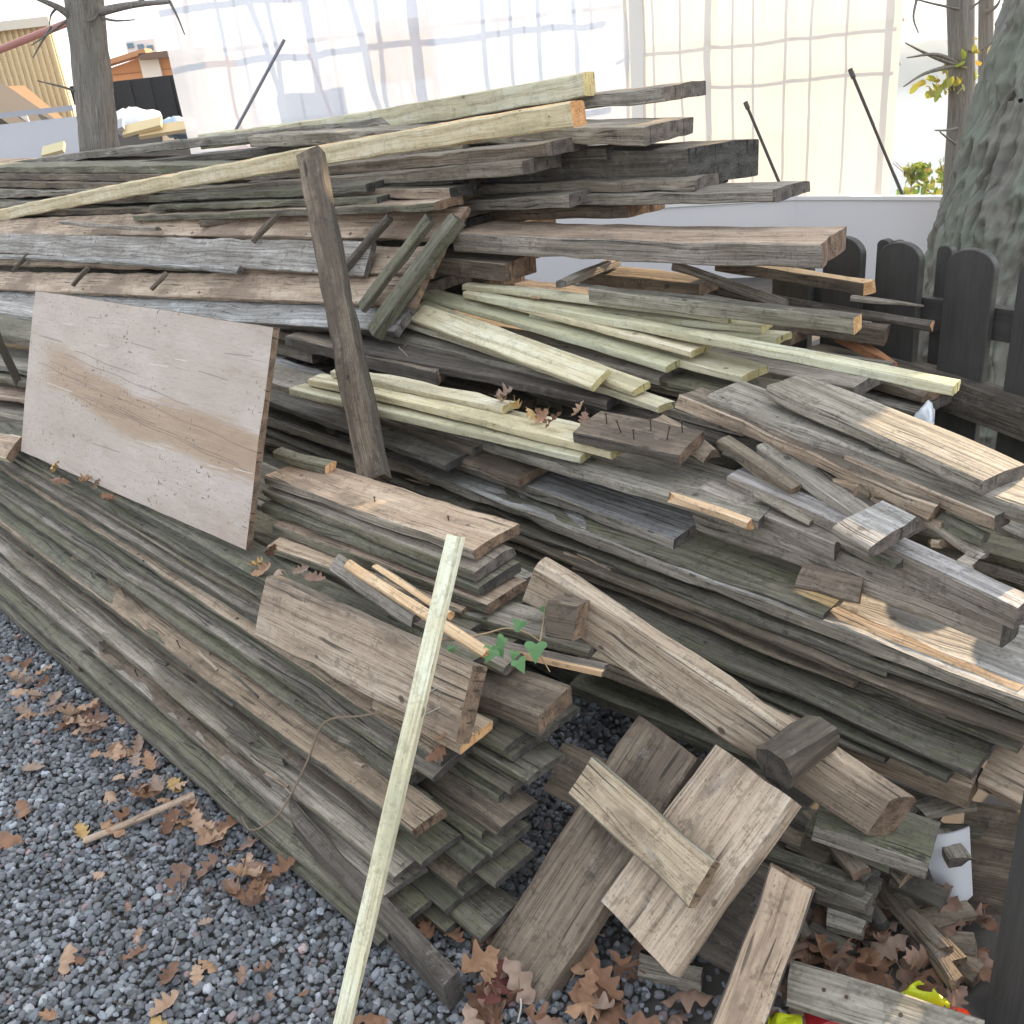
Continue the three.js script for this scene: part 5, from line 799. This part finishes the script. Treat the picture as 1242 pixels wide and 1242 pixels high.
{
  R = rng(4242);
  const gl = 'dry brown oak leaf lying on the grey gravel', gg = 'oak leaves on the gravel';
  const spots = [[25, 1018, 0.13], [30, 988, 0.1], [28, 932, 0.07], [95, 871, 0.09], [110, 902, 0.08], [130, 880, 0.08], [130, 955, 0.08], [95, 1000, 0.07], [45, 862, 0.07], [18, 860, 0.07], [12, 800, 0.08], [40, 800, 0.08], [60, 820, 0.08], [20, 775, 0.08], [75, 840, 0.08], [10, 840, 0.07], [50, 845, 0.07], [160, 985, 0.09], [195, 960, 0.1], [185, 935, 0.08], [205, 945, 0.08], [150, 1010, 0.08], [200, 1015, 0.1], [225, 1050, 0.12], [235, 990, 0.1], [265, 1040, 0.08], [265, 1010, 0.09], [290, 1030, 0.09], [300, 1080, 0.11], [318, 1095, 0.11], [312, 1070, 0.09], [290, 1085, 0.08], [330, 1065, 0.08], [172, 1125, 0.04], [180, 1150, 0.07], [215, 1168, 0.08], [237, 1170, 0.06], [262, 1175, 0.06], [75, 1180, 0.08], [82, 1162, 0.05], [218, 1205, 0.08], [258, 1115, 0.04], [295, 1172, 0.05], [328, 1205, 0.04], [362, 1207, 0.03], [125, 1062, 0.05], [155, 1095, 0.04], [70, 1235, 0.05], [185, 1235, 0.06], [330, 1172, 0.05], [470, 1235, 0.08], [170, 912, 0.06], [120, 850, 0.07], [150, 880, 0.06], [90, 855, 0.06]];
  for (const [x, y, s] of spots) leaf(atH(x, y, 0.03), s * 0.85, null, 0.35, gl, gg);
  for (let i = 0; i < 60; i++) { const t = Math.pow(R(), 0.8), x = 330 * t, y = 752 + 318 * t + rr(2, 55) * (0.4 + R()); leaf(atH(x, y, 0.022 + 0.02 * R()), rr(0.045, 0.08), null, 0.5, 'pale tan oak leaf drifted against the foot of the low stack', 'oak leaves along the foot of the low stack', leafMats[[2, 0, 5, 2, 3][i % 5]]); }
  const rl = 'dry brown oak leaf in the litter at the foot of the crossed boards', rg = 'oak leaves at the foot of the crossed boards';
  for (let i = 0; i < 38; i++) { const t = R(); const x = 540 + 420 * t, y = 1165 + 95 * R() + (x > 720 ? -10 : 10); leaf(atH(x, y, 0.015 + 0.05 * R()), rr(0.06, 0.095), null, 0.9, rl, rg, leafMats[[6, 1, 3, 5, 6, 1, 0][i % 7]]); }
  leaf(atH(590, 1215, 0.07), 0.12, 1.2, 0.15, 'large dark red oak leaf beside the foot of the crossed boards', null, new THREE.MeshStandardMaterial({ color: '#5b2f28', roughness: 0.7, side: THREE.DoubleSide })); leaf(atH(560, 1182, 0.05), 0.085, 0.5, 0.3, 'orange oak leaf behind the large dark red one', null, leafMats[0]);
  for (let i = 0; i < 90; i++) leaf(atH(rr(950, 1200), rr(1090, 1235), 0.01 + 0.05 * R()), rr(0.05, 0.09), null, 0.8, 'dry oak leaf in the shaded litter beside the dark post', 'oak leaves in the shaded litter', leafMats[[1, 3, 5, 6][i % 4]]);
  for (let i = 0; i < 16; i++) leaf(atH(rr(470, 620), rr(1060, 1160), 0.03), rr(0.05, 0.09), null, 0.4, 'dark oak leaf on the gravel in the gap between the stacks', 'oak leaves in the gap', leafMats[[1, 6][i % 2]]);
  for (const [x, y, s] of [[602, 483, 0.06], [612, 486, 0.05], [625, 490, 0.06], [650, 495, 0.05], [665, 497, 0.05], [680, 500, 0.06], [695, 506, 0.05], [640, 493, 0.05], [710, 500, 0.05]]) leaf(atH(x, y, 0.79), s, null, 0.9, 'dry curled oak leaf in the gap beside the pale boards', 'oak leaves beside the pale boards');
  for (const [x, y, h] of [[657, 360, 0.95], [812, 388, 0.9], [822, 392, 0.9]]) leaf(atH(x, y, h), 0.05, null, 0.9, 'dry curled oak leaf caught on the fan of pale boards', 'oak leaves on the fan');
  for (const [x, y] of [[60, 572], [72, 577], [85, 582], [98, 586], [112, 592], [140, 602], [320, 682], [330, 686], [342, 690], [355, 694], [370, 700], [325, 672]]) leaf(atH(x, y, 0.535), rr(0.045, 0.07), null, 0.9, 'dry oak leaf caught at the foot of the plywood sheet', 'oak leaves under the plywood');
  for (const [x, y] of [[540, 905], [528, 900], [570, 735], [500, 650]]) leaf(atH(x, y, 0.45), 0.05, null, 0.9, 'dry oak leaf caught among the board ends by the tan plank', 'oak leaves among the board ends');
}
{ // ivy sprig
  const g = new THREE.Group(), sm = plain(0x9a8468, 0.8), lm = new THREE.MeshPhysicalMaterial({ color: 0x4f7a44, roughness: 0.5, side: THREE.DoubleSide, transmission: 0.2, thickness: 0 });
  const h = 0.56, c1 = [[530, 776], [560, 774], [590, 768], [615, 762], [640, 768], [655, 778]].map(([x, y], i) => atH(x, y, h - 0.004 * i)); part(g, limb(c1, 0.0022, 0.0015, 6), sm, 'stem');
  part(g, limb([atH(655, 778, h), atH(660, 750, h + 0.03), atH(662, 735, h + 0.06)], 0.002, 0.0012, 6), sm, 'stem'); part(g, limb([atH(652, 790, h), atH(660, 803, h - 0.03), atH(667, 815, h - 0.05)], 0.002, 0.0012, 6), sm, 'stem');
  const s = new THREE.Shape(); s.moveTo(0, -0.1); s.bezierCurveTo(0.25, -0.35, 0.55, -0.2, 0.5, 0.05); s.bezierCurveTo(0.42, 0.12, 0.3, 0.2, 0.3, 0.28); s.bezierCurveTo(0.22, 0.5, 0.08, 0.6, 0, 0.8); s.bezierCurveTo(-0.08, 0.6, -0.22, 0.5, -0.3, 0.28); s.bezierCurveTo(-0.3, 0.2, -0.42, 0.12, -0.5, 0.05); s.bezierCurveTo(-0.55, -0.2, -0.25, -0.35, 0, -0.1);
  const lg = new THREE.ShapeGeometry(s, 5), p = lg.attributes.position; for (let i = 0; i < p.count; i++) p.setZ(i, Math.abs(p.getX(i)) * 0.25 - 0.15 * p.getY(i) * p.getY(i)); lg.computeVertexNormals();
  for (const [x, y, k, a] of [[596, 790, 0.034, 2.6], [610, 775, 0.028, 2.2], [605, 785, 0.03, 3.4], [650, 784, 0.045, 3.0], [629, 803, 0.032, 3.5], [624, 792, 0.022, 2.8], [631, 760, 0.03, 0.6], [664, 738, 0.032, 3.3], [548, 786, 0.022, 3.1], [583, 842, 0.042, 2.4]]) { const m = part(g, lg, lm, 'leaf'); m.position.copy(atH(x, y, y > 830 ? 0.42 : h + 0.012)); m.scale.setScalar(k); m.rotation.set(-0.9 + rr(-0.3, 0.3), rr(-0.5, 0.5), a); }
  thing(g, 'ivy_sprig', 'green ivy sprig creeping over board ends by the big beam', 'ivy');
}
{ // tie wires, twigs
  const w1 = new THREE.Mesh(limb([[490, 861], [440, 868], [392, 878], [372, 925], [340, 985], [318, 1003], [302, 1006], [293, 990]].map(([x, y]) => onSkin(x, y, 'A', 0.035)), 0.003, 0.0018, 6), plain(0x7d6d5b, 0.8)); thing(w1, 'bent_twig', 'thin bent twig hanging over the face of the low stack', 'twig');
  const w2 = new THREE.Mesh(limb([[596, 1168, 0.03], [615, 1180, 0.05], [632, 1215, 0.04], [628, 1240, 0.02]].map((q) => atH(...q)), 0.0022, 0.002, 6), plain(0xcfcac0, 0.5)); thing(w2, 'pale_wire', 'pale bent wire at the foot of the crossed boards', 'wire');
  board([98, 1020, 0.035], [236, 962, 0.05], { m: 'tan', w: 0.02, t: 0.012, n: V(0, 1, 0.1), c: 1, br0: 0.03 }, 'thin tan stick lying on the gravel against the low stack', null, 'thin_stick', 'stick');
  R = rng(88); for (let i = 0; i < 26; i++) { const x = rr(60, 460), y = rr(960, 1230), a = rr(0, 6.28), l = rr(8, 34); if (y < 745 + x * 0.95) continue; const q = [atH(x, y, 0.03), atH(x + Math.cos(a) * l * 0.5, y + Math.sin(a) * l * 0.5 + 2, 0.034), atH(x + Math.cos(a) * l, y + Math.sin(a) * l, 0.028)]; thing(new THREE.Mesh(limb(q, 0.0016, 0.001, 5), plain(0x54463a, 0.9)), 'small_twig', 'tiny dark twig lying on the gravel', 'twig', 'twigs on the gravel'); }
}
{ // gravel
  R = rng(777);
  const g = new THREE.IcosahedronGeometry(1, 1), p = g.attributes.position; for (let i = 0; i < p.count; i++) { const v = V(p.getX(i), p.getY(i), p.getZ(i)); const k = 1 + 0.28 * sn3(v.x * 1.7, v.y * 1.7, v.z * 1.7 + 3); p.setXYZ(i, Math.sign(v.x) * Math.pow(Math.abs(v.x), 0.75) * k, v.y * k, Math.sign(v.z) * Math.pow(Math.abs(v.z), 0.8) * k); } g.computeVertexNormals();
  const spots = []; const step = 0.0114;
  for (let x = -2.9; x < 1.0; x += step) for (let z = -3.6; z < -0.75; z += step) {
    const q = V(x, 0, z).sub(P0), out = q.dot(N), al = q.dot(D); if (out < -0.1 && al < 1.9) continue; if (out < -0.95) continue;
    const d = V(x, 0, z).sub(EYE).applyMatrix4(camM.clone().transpose()); const sx = HALF + FOCAL * d.x / -d.z, sy = HALF - FOCAL * d.y / -d.z; if (sx < -120 || sx > 1100 || sy > 1400) continue; if (sx > 640 && R() < (sx - 640) / 350) continue;
    spots.push([x + rr(-0.008, 0.008), z + rr(-0.008, 0.008)]);
  }
  const m = new THREE.InstancedMesh(g, new THREE.MeshStandardMaterial({ color: 0xffffff, roughness: 0.82 }), spots.length), o = new THREE.Object3D(), c = new THREE.Color();
  spots.forEach(([x, z], i) => { const s = 0.0048 + 0.0043 * Math.pow(R(), 2); o.position.set(x, 0.006 + 0.013 * R(), z); o.rotation.set(rr(-0.5, 0.5), rr(0, 6.28), rr(-0.5, 0.5)); o.scale.set(s * rr(0.9, 1.5), s * rr(0.6, 0.95), s * rr(0.85, 1.15)); o.updateMatrix(); m.setMatrixAt(i, o.matrix); const k = R(), b = k < 0.75 ? rr(0.075, 0.185) : k < 0.97 ? rr(0.185, 0.29) : rr(0.3, 0.42); c.setRGB(b * rr(0.92, 1.0), b * 1.02, b * rr(1.06, 1.16)); if (R() < 0.03) c.setRGB(b * 1.25, b * 0.95, b * 0.95); m.setColorAt(i, c); });
  m.name = 'gravel'; m.userData.kind = 'stuff'; m.userData.label = 'dark blue grey gravel covering the yard'; m.userData.category = 'gravel'; scene.add(shade(m));
}
renderer.render(scene, camera);
